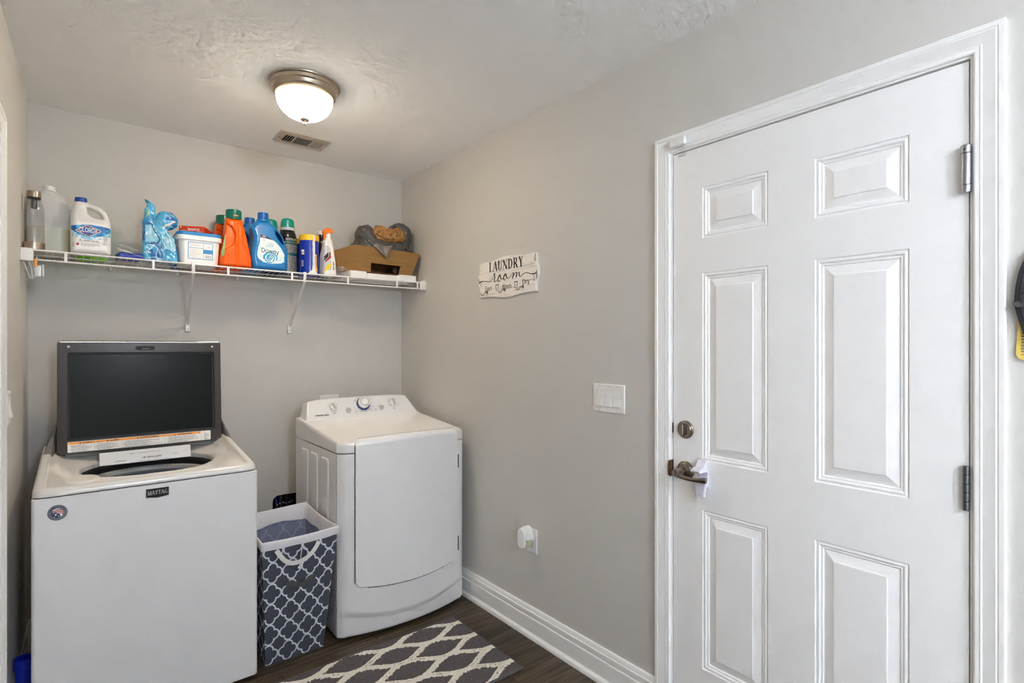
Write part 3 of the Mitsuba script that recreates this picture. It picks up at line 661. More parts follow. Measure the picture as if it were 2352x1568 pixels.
# console
cz = lambda s: (-.336 + .051 * s, .965 + .095 * s)
sph = m3.Manifold.sphere(.012, 20)
pts = [(-.712, -.326, .960), (-.075, -.326, .960), (-.692, -.272, 1.046), (-.124, -.272, 1.049), (-.64, -.268, 1.053), (-.40, -.266, 1.058), (-.20, -.268, 1.055), (-.712, -.225, .955), (-.075, -.225, .955), (-.695, -.222, 1.03), (-.118, -.222, 1.03)]
con = m3.Manifold.batch_hull([sph.translate([float(v) for v in p]) for p in pts])
ck = put(Dk, 'console', con, 'mat_enamel', 30)
# the console's left cheek and the riser beneath it
put(Dk, 'console_riser', rbox((dx0 - .0005, -.345, .86), (dx1, -.213, .962), .006), 'mat_enamel', 30)
MC = np.eye(4); cu = np.array([0, .051, .095]); cu /= np.linalg.norm(cu); MC[:3, 1] = cu; MC[:3, 2] = np.cross([1, 0, 0], cu); MC[:3, 3] = [-.3955, -.336, .965]
LC = math.hypot(.051, .095)
MC[:3, 3] += MC[:3, 2] * .0032
def conx(m): return xf(m, M4=MC)      # local: x right from the dial, y up the console's face, z out of it
M('dial_grey', (196, 194, 190), rough=.35)
M('dial_blue', (34, 48, 112), rough=.4)
dk_ = put(Dk, 'dial', conx(xf(lathe([(.0385, 0), (.0385, .0012), (.0355, .002), (0, .002)], 48), (0, .67 * LC, 0))), 'mat_dial_blue', 30, label='large timer dial in a blue ring')
put(dk_, 'knob', conx(xf(lathe([(.0335, .001), (.0325, .014), (.0305, .0165), (.0265, .0175)], 48), (.0015, .67 * LC + .004, 0))), 'mat_white_plastic', 35)
put(dk_, 'knob_ring', conx(xf(lathe([(.0268, .017), (.0262, .0185), (.0215, .0195)], 48), (.0015, .67 * LC + .004, 0))), 'mat_dial_grey', 35)
put(dk_, 'knob_cap', conx(xf(lathe([(.0218, .0185), (.0205, .024), (.018, .0262), (0, .027)], 48), (.0015, .67 * LC + .004, 0))), 'mat_white_plastic', 35)
for cx_, s_, an in ((-.569 + .3955, .60, .55), (-.215 + .3955, .64, .15)):
    kk = put(Dk, 'selector_knob', conx(xf(lathe([(.0195, 0), (.0190, .010), (.0175, .0125), (0, .0125)], 36), (cx_, s_ * LC, 0))), 'mat_white_plastic', 35)
    bar = rbox((-.0062, -.018, .010), (.0062, .018, .021), .003); bar.apply_transform(trimesh.transformations.rotation_matrix(an, [0, 0, 1]))
    put(kk, 'grip', conx(xf(bar, (cx_, s_ * LC, 0))), 'mat_dial_grey', 30)
for cx_, s_ in ((-.487 + .3955, .38), (-.290 + .3955, .40)):
    kk = put(Dk, 'push_button', conx(xf(lathe([(.0150, 0), (.0150, .002), (.0138, .0034), (0, .004)], 32), (cx_, s_ * LC, 0))), 'mat_dial_grey', 35)
    put(kk, 'mark', conx(xf(bars([(-.010, -.003, .010, -.0012), (-.008, .0008, .008, .0026)]), (cx_, s_ * LC, .0039))), 'mat_ink_grey', False)
lg = text('FRIGIDAIRE', .0068, .0004, True, .070)
put(ck, 'lettering', conx(xf(lg, (-.636 + .3955, .2 * LC, 0))), 'mat_ink', False)
mk = []
for a in np.radians([-58, -30, 0, 30, 58, 85, 115, 150, 180, 212, 240]): mk.append(xf(bars([(-.004, -.0008, .004, .0008)]), (.050 * math.sin(a) * 1.08, .67 * LC + .047 * math.cos(a), 0)))
for a in np.radians([-75, -45, -12, 25, 55]):
    for cx_, s_ in ((-.1735, .60), (.1805, .64)): mk.append(xf(bars([(-.0045, -.0007, .0045, .0007)]), (cx_ + .029 * math.sin(a), s_ * LC + .026 * math.cos(a), 0)))
for cx_, s_ in ((-.1735, .24), (.1805, .28)): mk.append(xf(bars([(-.008, -.0011, .008, .0011)]), (cx_, s_ * LC, 0)))
for i in range(5): mk += [xf(bars([(-.0022, -.0022, .0022, .0022)]), (-.048 + i * .029, .315 * LC, 0)), xf(bars([(-.009, -.0008, .009, .0008)]), (-.048 + i * .029, .23 * LC, 0))]
put(ck, 'dial_marks', conx(cat(*mk)), 'mat_ink_grey', False)

# ------------------------------------------------------------------ hamper
M('cloth_white', (226, 224, 228), rough=.85, sheen=.3)
M('webbing', (228, 227, 224), rough=.85, bump=lambda p, n, uv: noise(p.x * 700, p.y * 700, p.z * 700), bscale=.001)
M('webbing_dark', (66, 67, 66), rough=.85)
def trellis(u, v):   # a barbed quatrefoil lattice: 1 on its white bands
    fu, fv = u - dr.floor(u + .5), v - dr.floor(v + .5)
    a, b = dr.abs(fu), dr.abs(fv)
    def ci(x, y, r): return dr.sqrt(dr.square(a - x) + dr.square(b - y)) - r
    d = dr.minimum(ci(.24, 0, .245), ci(0, .24, .245))
    d = dr.minimum(d, dr.maximum(a, b) - .225)
    return 1 - smoothstep(.028, .048, dr.abs(d + .01))
def hamper_col(p, n, uv):
    t = trellis(uv.x / .0785, uv.y / .0915)
    out = mix(srgb(60, 63, 75), srgb(214, 218, 226), t)
    inn = mix(srgb(122, 128, 150), srgb(160, 166, 186), trellis(uv.x / .0785, (uv.y + 20) / .0915) * .6 + .25 * (noise(uv.x * 900, uv.y * 900) - .5))
    return dr.select(uv.y < -10, inn, out)
M('trellis', fn=hamper_col, rough=.8)
Hk = thing('laundry_hamper', 'tall fabric laundry hamper in dark grey and white trellis print between washer and dryer', 'hamper')
B = np.array([(-1.038, -.785, .001), (-.793, -.785, .001), (-.793, -.56, .001), (-1.038, -.56, .001)])
Tt = np.array([(-1.066, -.845, .540), (-.7475, -.845, .546), (-.7775, -.50, .580), (-1.062, -.50, .566)])
def wall_grid(b0, b1, t0, t1, nu=14, nv=18, bulge=.006, seed=0, z0=0.0, z1=1.0):
    v, uv = [], []
    w = np.linalg.norm(t1 - t0); nrm = np.cross(b1 - b0, t0 - b0); nrm = nrm / np.linalg.norm(nrm)
    for j in range(nv + 1):
        s = z0 + (z1 - z0) * j / nv
        for i in range(nu + 1):
            t = i / nu; q = (b0 * (1 - t) + b1 * t) * (1 - s) + (t0 * (1 - t) + t1 * t) * s
            k = bulge * math.sin(math.pi * t) * (.4 + math.sin(math.pi * s)) + .004 * (meshkit.noise(np.array([t * 4 + seed, s * 5, seed])) - .5) * math.sin(math.pi * t)
            v.append(q + nrm * k); uv.append(((t - .5) * np.linalg.norm((b1 - b0) * (1 - s) + (t1 - t0) * s) + seed * .31, s * .545))
    f = [(j * (nu + 1) + i, j * (nu + 1) + i + 1, (j + 1) * (nu + 1) + i + 1, (j + 1) * (nu + 1) + i) for j in range(nv) for i in range(nu)]
    return np.array(v), np.array(uv), np.array(f)
V, U, Fq, o = [], [], [], 0
for k in range(4):
    v, u, f = wall_grid(B[k], B[(k + 1) % 4], Tt[k], Tt[(k + 1) % 4], bulge=(.006, .010, .006, .006)[k], seed=k, z1=.96)
    V.append(v); U.append(u + [[.035, .048], [.01, .048], [0, 0], [.06, .048]][k]); Fq.append(f + o); o += len(v)
v = B + [0, 0, .001]; V.append(v); U.append(np.zeros((4, 2)) + .03); Fq.append(np.array([[3, 2, 1, 0]]) + o)
V, U, Fq = np.vstack(V), np.vstack(U), np.vstack(Fq)
put(Hk, 'body', tm((V, Fq)), 'mat_trellis', True, uv=U)
V, U, Fq, o = [], [], [], 0
cB, cT = B.mean(0), Tt.mean(0)
B2 = cB + (B - cB) * .97 + [0, 0, .01]; T2 = cT + (Tt - cT) * .975
for k in range(4):
    v, u, f = wall_grid(B2[k], B2[(k + 1) % 4], T2[k], T2[(k + 1) % 4], bulge=.003, seed=k, z1=.97)
    V.append(v); U.append(u - [0, 20]); Fq.append(f[:, ::-1] + o); o += len(v)
V.append(B2); U.append(np.zeros((4, 2)) - [0, 20]); Fq.append(np.array([[0, 1, 2, 3]]) + o)
V, U, Fq = np.vstack(V), np.vstack(U), np.vstack(Fq)
put(Hk, 'liner', tm((V, Fq)), 'mat_trellis', True, uv=U, label='bluish mesh liner')
# the white band folded over the rim: round the outside, over and down the inside
def rim_pts(sc, drop, n=16, jit=0.0, seed=0):
    out = []
    for k in range(4):
        for i in range(n):
            t = i / n; q = Tt[k] * (1 - t) + Tt[(k + 1) % 4] * t; s = 1 - drop / .545
            b = B[k] * (1 - t) + B[(k + 1) % 4] * t; q = b * (1 - s) + q * s
            c = cB * (1 - s) + cT * s; d = (q - c) * [1, 1, 0]
            sag = [.006, .012, .0, .006][k] * math.sin(math.pi * t)
            out.append(c * [1, 1, 0] + d * sc + [0, 0, q[2] - sag + jit * (meshkit.noise(np.array([k * 7 + t * 5, seed, 0.])) - .5)])
    return out
R = [rim_pts(1.030, .030, jit=.004, seed=2), rim_pts(1.034, .022), rim_pts(1.030, .004), rim_pts(1.020, -.004), rim_pts(.995, -.006), rim_pts(.975, -.002), rim_pts(.955, .03, jit=.004, seed=3), rim_pts(.945, .058, jit=.016, seed=5), rim_pts(.952, .061, jit=.016, seed=5)]
put(Hk, 'rim_band', loft(R, cap=False), 'mat_cloth_white', True, label='white cloth band folded over the rim')
def hp(x, s): y = -.785 - .060 * s / .54; return np.array([x, y - .018, s * .994])    # a point just off the front
def strap(P, w, mat, name, lift, label=None):
    P = np.array(P); k = len(P)
    L = np.concatenate([[0], np.cumsum(np.linalg.norm(np.diff(P, axis=0), axis=1))]); tt = np.linspace(0, L[-1], 33)
    from scipy.interpolate import CubicSpline
    q = CubicSpline(L, P)(tt); path = [hp(x, s) - np.array([0, lift(t), 0]) for (x, s), t in zip(q, np.linspace(0, 1, 33))]
    return put(Hk, name, tube(path, 1, flat=(w / 2, .0009, (0, 1, 0.11))), mat, 30, label=label)
strap([(-1.015, .512), (-.995, .478), (-.963, .449), (-.915, .447), (-.875, .467), (-.840, .512)], .019, 'mat_webbing', 'handle', lambda t: .004 + .014 * math.sin(math.pi * t), 'white webbing handle')
strap([(-.972, .350), (-.948, .350), (-.928, .341), (-.895, .341), (-.872, .351), (-.846, .352)], .021, 'mat_webbing_dark', 'handle', lambda t: .0015 + .010 * max(0, math.sin(math.pi * (t - .15) / .7)), 'dark grey grab strap')
cord = [hp(-.912, .512) - [0, .010, 0], hp(-.919, .47) - [0, .018, 0], hp(-.925, .425) - [0, .022, 0]]
cord2 = [hp(-.910, .512) - [0, .010, 0], hp(-.893, .482) - [0, .02, 0], hp(-.897, .455) - [0, .022, 0], hp(-.922, .428) - [0, .022, 0]]
def spline(P, n=24):
    from scipy.interpolate import CubicSpline
    P = np.array(P); return CubicSpline(np.linspace(0, 1, len(P)), P)(np.linspace(0, 1, n))
put(Hk, 'drawstring', cat(tube(spline(cord), .0016, 8), tube(spline(cord2), .0016, 8), xf(trimesh.creation.icosphere(2, .0055), hp(-.926, .421) - [0, .022, 0]), xf(trimesh.creation.icosphere(2, .0045), hp(-.911, .511) - [0, .010, 0])), 'mat_webbing', 40, label='white knotted drawstring')

# ------------------------------------------------------------------ rug
def rug_line(x, y):
    px, py = .178, .1365
    u = (x + .400) / px; col = dr.floor(u + .5); fx = (u - col)
    odd = col - 2 * dr.floor(col / 2)
    v = (y + 1.147) / py + .5 * odd; fv = v - dr.floor(v + .5)
    f = .5 * (.5 + .5 * dr.cos(math.pi * fx)); sl = dr.abs(.5 * .5 * math.pi * dr.sin(math.pi * fx)) * py / px
    d = (f - dr.abs(fv)) * py / dr.sqrt(1 + sl * sl)
    return d
def rug_np(x, y):
    px, py = .178, .1365
    u = (x + .400) / px; col = np.floor(u + .5); fx = u - col; odd = col % 2
    v = (y + 1.147) / py + .5 * odd; fv = v - np.floor(v + .5)
    f = .5 * (.5 + .5 * np.cos(math.pi * fx)); sl = abs(.25 * math.pi * np.sin(math.pi * fx)) * py / px
    return (f - abs(fv)) * py / np.sqrt(1 + sl * sl)
def rug_col(p, n, uv):
    w = (fbm(p.x * 160, p.y * 160, 3, 2) - .5) * .010
    d = dr.abs(rug_line(p.x, p.y)) + w
    cream = 1 - smoothstep(.0132, .0152, d)
    fleck = smoothstep(.62, .7, noise(p.x * 300, p.y * 150, 8)) * (1 - smoothstep(.002, .0035, d)) * smoothstep(.45, .55, noise(p.x * 14, p.y * 14, 2))
    g = fbm(p.x * 380, p.y * 380, 1, 2)
    edge = smoothstep(-.2065, -.2045, p.x - .001)
    c = mix(mix(srgb(70, 66, 66), srgb(104, 98, 98), g), mix(srgb(216, 210, 198), srgb(240, 236, 226), g), cream * (1 - fleck * .8))
    return c
M('rug', fn=rug_col, rough=.95, spec=.1, sheen=.4)
M('rug_edge', (78, 74, 76), rough=.95)
rx0, rx1, ry0, ry1 = -1.075, -.2, -1.482, -.952
gx, gy = np.meshgrid(np.arange(rx0, rx1 + 1e-6, .0025), np.arange(ry0, ry1 + 1e-6, .0025), indexing='ij')
e = np.minimum(np.minimum(gx - rx0, rx1 - gx), np.minimum(gy - ry0, ry1 - gy))
gz = .0105 + .0025 * (np.abs(rug_np(gx, gy)) < .0142) + .0035 * (rng.random(gx.shape) - .5) - .007 * np.clip(1 - e / .010, 0, 1) ** 2
n0, n1 = gx.shape; I = np.arange(n0 * n1).reshape(n0, n1)
top = tm((np.stack([gx, gy, gz], -1).reshape(-1, 3), np.stack([I[:-1, :-1], I[1:, :-1], I[1:, 1:], I[:-1, 1:]], -1).reshape(-1, 4)))
Rk = thing('rug', 'grey tufted accent rug with cream ogee lattice on the floor before the dryer', 'rug')
put(Rk, 'pile', top, 'mat_rug', True)
put(Rk, 'binding', tube([(rx0, ry0, .006), (rx1, ry0, .006), (rx1, ry1, .006), (rx0, ry1, .006), (rx0, ry0, .006)], .0062, 8), 'mat_rug_edge', 40)
# ------------------------------------------------------------------ wire shelf
M('shelf_white', (240, 240, 240), rough=.35)
def zs(x): return 1.7445 + .005 * ((x + .9) / .93) ** 2          # the wires' upper side: the shelf sags a little
K = thing('wire_shelf', 'white wire shelf across the back wall above the washer and dryer', 'shelf')
RX = np.linspace(-1.832, -.004, 25)
def rail(y, dz, r): return tube([(x, y, zs(x) + dz) for x in RX], r, 10)
put(K, 'front_rail', rail(-.3075, -.0035, .0040), 'mat_shelf_white', 35)
put(K, 'front_rail', rail(-.3095, -.0425, .0040), 'mat_shelf_white', 35)
put(K, 'deck_rail', rail(-.165, -.0055, .0030), 'mat_shelf_white', 35)
put(K, 'deck_rail', rail(-.012, -.0055, .0035), 'mat_shelf_white', 35)
wire = rod((0, -.008, -.0015), (0, -.305, -.0015), .0014, 6); wp = mikit.ply(wire, 'mat_shelf_white', smooth=True)
for i in range(70):
    x = -1.815 + i * .0254
    scene[numbered(K + '__cross_wire')] = {**wp, 'to_world': T().translate([x, 0, zs(x)])}
for x in (-1.696, -1.392, -1.088, -.788, -.487, -.188, -.052):
    put(K, 'lip_post', rbox((x - .0055, -.3135, zs(x) - .045), (x + .0055, -.3085, zs(x) - .001), .002), 'mat_shelf_white', 30)
for x, xf_ in ((-1.236, -1.2185), (-.724, -.712)):
    bp = [(x, -.303, zs(x) - .0005), (x, -.314, zs(x) + .001), (x, -.3155, zs(x) - .012), (x + .001, -.309, zs(x) - .046), (xf_, -.012, 1.470)]
    b = put(K, 'brace', tube(bp, 1, flat=(.0065, .0036, (0, .6, -.8))), 'mat_shelf_white', 30)
    put(b, 'foot', rbox((xf_ - .011, -.015, 1.432), (xf_ + .011, 0, 1.480), .004), 'mat_white_plastic', 30)
    put(b, 'screw', lathe([(.0042, 0), (.0036, .0015), (0, .002)], 14).apply_transform(trimesh.transformations.rotation_matrix(math.pi / 2, [1, 0, 0])).apply_translation((xf_, -.015, 1.447)), 'mat_steel', 30)
for x in (-1.535, -1.262, -.985, -.85):
    put(K, 'wall_clip', cat(rbox((x - .006, -.014, zs(x) - .030), (x + .006, 0, zs(x) - .003), .003), rod((x, -.016, zs(x) - .024), (x, -.012, zs(x) - .024), .005, 12)), 'mat_white_plastic', 30)
for side, q in (('left', cat(rbox((-1.8365, -.332, zs(-1.8) - .052), (-1.795, -.314, zs(-1.8) + .001), .004), rbox((-1.8385, -.300, zs(-1.8) - .02), (-1.8345, -.240, zs(-1.8) + .022), .0015), rbox((-1.838, -.320, zs(-1.8) - .05), (-1.8345, -.290, zs(-1.8)), .0015))),
                ('right', cat(rbox((-.040, -.332, zs(0) - .050), (-.0005, -.314, zs(0) + .001), .004), rbox((-.0035, -.320, zs(0) - .008), (-.0003, -.270, zs(0) + .014), .0012)))):
    bk0 = thing('shelf_bracket', f'white plastic wall bracket capping the {side} end of the wire shelf', 'bracket')
    put(bk0, None, q, 'mat_white_plastic', 30)

class Item:
    """A thing that stands on the shelf: its meshes in local coordinates, x right, -y towards the room, z up from its base."""
    def __init__(s, name, label, catg, x, y, rz=0.0, z=None, group=None):
        s.k = thing(name, label, catg, group); s.m = trimesh.transformations.translation_matrix((x, y, zs(x) + .0005 if z is None else z)) @ trimesh.transformations.rotation_matrix(math.radians(rz), [0, 0, 1])
    def add(s, part, mesh, mat, smooth=40, parent=None, **kw):
        return put(parent or s.k, part, xf(mesh, M4=s.m), mat, smooth, **kw)

# ------------------------------------------------------------------ what stands on it, from left to right
scene['mat_clear'] = {'type': 'thindielectric', 'int_ior': 1.6, 'specular_transmittance': {'type': 'rgb', 'value': [.86, .86, .86]}}
it = Item('water_bottle', 'clear water bottle with steel cap and base band at the left end of the shelf', 'bottle', -1.7965, -.270)
it.add('body', lathe([(.0335, .028), (.0335, .150), (.0330, .165), (.0305, .182), (.026, .198), (.0215, .209), (.020, .214), (.020, .220)], 48), 'mat_clear', True)
it.add('base_band', lathe([(0, .0), (.0335, 0), (.0345, .001), (.0345, .029), (.0338, .030), (.030, .030), (.0, .0295)], 48), 'mat_brushed', 35)
it.add('cap', lathe([(.0175, .2135), (.0222, .2145), (.0225, .216), (.0225, .2385), (.0215, .240), (0, .240)], 40), 'mat_brushed', 35, label='brushed steel cap')
it.add('cap_gasket', lathe([(.0205, .208), (.0215, .210), (.0215, .2145), (.015, .2145)], 40), 'mat_rubber', 35)
it.add('strainer', lathe([(0, .170), (.0085, .171), (.0095, .174), (.0095, .2), (.0075, .206), (.0075, .2145)], 24), 'mat_steel_dark', 35)

def jug_mat(name, col, dt):
    scene['mat_' + name] = {'type': 'principledthin', 'base_color': {'type': 'rgb', 'value': srgb(*col)}, 'roughness': .35, 'diff_trans': dt, 'spec_trans': 0.0, 'eta': 1.4}
jug_mat('hdpe', (246, 247, 248), .62)
M('cloudy_water', (206, 204, 186), rough=.35)
def sq_ring(w, d, z, e, n=64):
    a = np.arange(n) * 2 * np.pi / n; c, s_ = np.cos(a), np.sin(a)
    return np.stack([w * np.sign(c) * abs(c) ** (2 / e), d * np.sign(s_) * abs(s_) ** (2 / e), 0 * a + z], 1)
it = Item('gallon_jug', 'translucent gallon jug half full of liquid, behind the clear water bottle', 'jug', -1.7545, -.125)
prof_j = [(.064, 0, 4.5), (.0715, .006, 4.5), (.0725, .02, 4.5), (.0725, .165, 4.5), (.0725, .185, 4), (.0695, .212, 3.4), (.063, .236, 2.8), (.052, .258, 2.3), (.038, .273, 2), (.024, .282, 2), (.0195, .284, 2)]
it.add('body', loft([sq_ring(w, w, z, e) for w, z, e in [(.0725, .113, 4.5)] + prof_j[3:]], cap=False), 'mat_hdpe', 40)
it.add('liquid', loft([sq_ring(w, w, z, e) for w, z, e in prof_j[:3]] + [sq_ring(.0725, .0725, .113, 4.5)]), 'mat_cloudy_water', 40, label='cloudy liquid')
it.add('neck', lathe([(.0195, .282), (.0215, .284), (.0215, .290), (.0195, .291), (.0195, .294), (.021, .295), (.021, .301), (.0185, .303), (.016, .303)], 40), 'mat_white_plastic', 35)

# bleach jug: a rounded body, its handle a loop beyond a hole
M('bleach_white', (240, 240, 240), rough=.28)
M('blue_cap', (20, 66, 150), rough=.35)
M('print_blue', (22, 122, 188), rough=.35)
M('print_deep', (10, 64, 146), rough=.35)
M('print_white', (243, 243, 241), rough=.45)
out_b = sg.Polygon([(-.068, .003), (-.071, .012), (-.0715, .132), (-.069, .175), (-.064, .205), (-.055, .2275), (-.016, .2275), (.006, .225), (.030, .2165), (.050, .196), (.061, .166), (.067, .131), (.0675, .012), (.064, .003)])
hole_b = sg.Polygon([(-.024, .204), (-.012, .208), (.006, .199), (.022, .192), (.036, .177), (.041, .163), (.030, .1605), (.004, .165), (-.010, .181)]).buffer(.001)
fo, fh = poly_sd(out_b.buffer(-.012).buffer(.012)), poly_sd(hole_b)
def bleach(x, y, z):
    hw = .050 - .030 * np.clip((z - .14) / .09, 0, 1) ** 1.2
    d = sd_ext(fo(x, z), y, hw, .022)
    d = smax(d, -(fh(x, z) - .002), .010)
    d = smin(d, sd_rod(x, y, z, -.0355, 0, .19, .232, .0215, .004), .012)
    return d
it = Item('bleach_jug', 'white bleach jug with blue cap and blue diamond label, beside the gallon jug', 'jug', -1.611, -.232)
bk_ = it.add('body', nets(bleach, (-.075, -.054, 0), (.072, .054, .235), .0034), 'mat_bleach_white', True)
it.add('cap', lathe([(.0195, .229), (.0215, .2295), (.0215, .2465), (.0195, .249), (0, .249)], 40, (-.0355, 0, 0)), 'mat_blue_cap', 35, label='ribbed blue cap')
def ell(cx, cy, rx, ry, n=32): return shapely.affinity.scale(sg.Point(cx, cy).buffer(1, quad_segs=n // 4), rx, ry, origin=(cx, cy))
lab = sg.Polygon([(-.069, .022), (.0655, .025), (.0655, .121), (.03, .1275), (-.01, .1295), (-.069, .119)])
it.add('label', wrap(bleach, extrude(lab, .0003)), 'mat_print_white', True, parent=bk_, label='printed label')
arch = lab.intersection(sg.Polygon([(-.075, .135), (.07, .135), (.0655, .108), (.045, .088), (.015, .078), (-.012, .0755), (-.045, .085), (-.0695, .104)]))
def splash(p, n, uv): return mix(srgb(16, 92, 170), srgb(58, 170, 216), smoothstep(.35, .65, fbm(p.x * 90, p.z * 90, 3, 3)))
M('print_splash', fn=splash, rough=.35)
it.add('blue_band', wrap(bleach, xf(extrude(arch, .0003), (0, 0, .0003))), 'mat_print_splash', True, parent=bk_)
low = lab.intersection(sg.Polygon([(-.07, .104), (-.045, .085), (-.012, .0755), (.015, .078), (.045, .088), (.0656, .108), (.0656, .085), (.03, .070), (-.01, .064), (-.05, .071), (-.07, .078)]))
M('print_pale', fn=lambda p, n, uv: mix(srgb(120, 196, 226), srgb(236, 244, 248), smoothstep(.4, .6, fbm(p.x * 160, p.z * 120, 8, 3))), rough=.4)
it.add('splash_print', wrap(bleach, xf(extrude(low, .0002), (0, 0, .0003))), 'mat_print_pale', True, parent=bk_)
dia = sg.Polygon([(-.055, .1005), (-.014, .1275), (.0345, .105), (-.010, .0765)])
it.add('diamond_edge', wrap(bleach, xf(extrude(dia, .0003), (0, 0, .0006))), 'mat_print_white', True, parent=bk_)
it.add('diamond_border', wrap(bleach, xf(extrude(dia.buffer(-.0018), .0002), (0, 0, .0009))), 'mat_red_ink', True, parent=bk_)
it.add('diamond', wrap(bleach, xf(extrude(dia.buffer(-.0048), .0002), (0, 0, .0011))), 'mat_print_deep', True, parent=bk_)
tx = text('CLOROX', .0195, .0003, True, .062); tx.vertices[:, 1] += .105 + tx.vertices[:, 0] * -.03; tx.vertices[:, 0] -= .0105; tx.vertices[:, 2] += .0014
it.add('lettering', wrap(bleach, tx), 'mat_print_white', True, parent=bk_)
tx = cat(xf(text('No-Splash Formula', .0052, .0002, True, .064), (-.008, .0605, .0003)), xf(text('Kills 99.9% of Bacteria and Viruses', .0026, .0002, False, .075), (-.006, .0545, .0003)))
it.add('small_print', wrap(bleach, tx), 'mat_navy', True, parent=bk_)
ln = [(-.036, .046, .026, .0474), (-.036, .0415, .028, .0429), (-.036, .0372, .012, .0384)] + [(-.0665, .030 + i * .005, -.0575, .0318 + i * .005) for i in range(4)]
it.add('fine_print', wrap(bleach, xf(bars(ln, .0002), (0, 0, .0003))), 'mat_ink_grey', True, parent=bk_)
it.add('seal', wrap(bleach, xf(extrude(sg.Point(-.047, .0425).buffer(.0055), .0002), (0, 0, .0003))), 'mat_red_ink', True, parent=bk_)
M('print_grey', (196, 200, 206), rough=.45)
it.add('seat_print', wrap(bleach, xf(extrude(shapely.union_all([ell(.0475, .0725, .0085, .0135), sg.box(.038, .046, .0655, .0585)]), .0002), (0, 0, .0003))), 'mat_print_grey', True, parent=bk_)

M('lime', (120, 205, 28), rough=.4)
it = Item('green_pack', 'bright green plastic pack standing behind the bleach jug', 'package', -1.606, -.085)
it.add(None, loft([sq_ring(w, d, z, 5) for w, d, z in ((.052, .034, 0), (.055, .037, .004), (.055, .037, .13), (.050, .03, .155), (.030, .012, .1635), (.022, .006, .1705))]), 'mat_lime', 40)

# crumpled pack with a white paper flap
M('wipe_blue', (20, 46, 150), rough=.35)
M('paper', (238, 237, 234), rough=.6)
it = Item('wipes_packet', 'crumpled blue and white packet lying flat between the bleach jug and the blue pouch', 'packet', -1.477, -.225, 6)
g = nets(lambda x, y, z: sd_box(x, y, z, (.0, .0, .013), (.046, .05, .0135), .008) + .006 * (meshkit.fbm(np.stack([x * 40, y * 40, z * 40], -1), 3, 5) - .5), (-.055, -.06, -.004), (.055, .06, .034), .003)
it.add('pack', g, 'mat_wipe_blue', True)
def sheet(corners, nx=14, ny=8, amp=.006, seed=0, th=.0012):
    c = np.array(corners); R1 = []
    for j in range(ny + 1):
        s = j / ny; row = [(c[0] * (1 - i / nx) + c[1] * i / nx) * (1 - s) + (c[3] * (1 - i / nx) + c[2] * i / nx) * s for i in range(nx + 1)]
        R1.append(row)
    P = np.array(R1).reshape(-1, 3); P[:, 2] += amp * (meshkit.fbm(P * 45 + seed, 3, seed) - .5); P[:, 1] += amp * (meshkit.fbm(P * 35 + seed + 9, 2, seed + 3) - .5)
    n = len(P); I = np.arange(n).reshape(ny + 1, nx + 1)
    q = np.stack([I[:-1, :-1], I[:-1, 1:], I[1:, 1:], I[1:, :-1]], -1).reshape(-1, 4)
    Q = P + [0, th * .5, -th]
    V_ = np.vstack([P, Q]); F_ = np.vstack([q, q[:, ::-1] + n])
    b = np.concatenate([I[0, :], I[1:, -1], I[-1, -2::-1], I[-2:0:-1, 0]]); b2 = np.roll(b, -1)
    return tm((V_, np.vstack([F_, np.stack([b, b + n, b2 + n, b2], 1)])))
it.add('flap', sheet([(-.046, -.054, .036), (.054, -.052, .010), (.042, .03, .036), (-.044, .035, .060)], seed=1), 'mat_paper', True, label='white paper flap')
it.add('flap', sheet([(-.042, -.052, .060), (.030, -.050, .040), (.034, .02, .044), (-.044, .02, .066)], seed=4, amp=.005), 'mat_paper', True)

# blue stand-up pouch, its top folded over to the right
def water_print(p, n, uv):
    a, b, c = voronoi(p.x * 34 + fbm(p.x * 26, p.z * 26, 1, 2) * 1.9, p.z * 26 + fbm(p.x * 26, p.z * 26, 7, 2) * 1.9)
    caus = (1 - smoothstep(.02, .30, b - a)) * smoothstep(.40, .62, fbm(p.x * 18, p.z * 18, 9, 2))
    base = mix(srgb(14, 96, 168), srgb(76, 180, 226), smoothstep(.3, .7, fbm(p.x * 26, p.z * 22, 2, 3)))
    return mix(base, srgb(196, 230, 244), caus * .75)
M('pouch', fn=water_print, rough=.2, spec=.6, coat=.3)
M('pouch_blue', (24, 104, 178), rough=.2, spec=.6, coat=.3)
M('pouch_pale', (150, 208, 232), rough=.25, spec=.6)
ob = sg.Polygon([(-.068, .0), (-.0695, .09), (-.069, .175), (-.067, .210), (-.060, .245), (-.050, .262), (-.052, .276), (-.060, .288), (-.040, .283), (-.020, .254), (-.026, .233), (-.004, .190), (.024, .150), (.052, .118), (.060, .08), (.063, .0)])
fb = poly_sd(ob)
def pouch(x, y, z):
    hw = .034 * (1 - .72 * np.clip(z / .27, 0, 1) ** .8) + .002
    yy = y - .02 * np.clip(z / .28, 0, 1)
    d = sd_ext(fb(x, z), yy, hw, .010)
    q = np.stack([x * 38 + z * 12, y * 30, z * 24], -1)
    return d + .010 * (np.abs(meshkit.fbm(q, 3, 11) - .5) * 2 - .3)
def lobe(x, y, z):
    xx, zz = x - .022, z - .198; c, s_ = math.cos(-.32), math.sin(-.32); u, v = c * xx - s_ * zz, s_ * xx + c * zz
    d = (np.sqrt((u / .047) ** 2 + ((y - .006) / .024) ** 2 + (v / .044) ** 2) - 1) * .024
    q = np.stack([x * 45, y * 45, z * 40], -1); return d + .006 * (meshkit.fbm(q, 3, 21) - .5)
it = Item('detergent_pouch', 'blue foil pouch with water print, its top folded over, left of the white tub', 'pouch', -1.356, -.235)
pk = it.add('body', nets(pouch, (-.078, -.045, -.006), (.070, .065, .295), .0036), 'mat_pouch', True)
it.add('folded_top', nets(lobe, (-.035, -.03, .14), (.075, .04, .255), .0034), 'mat_pouch', True)
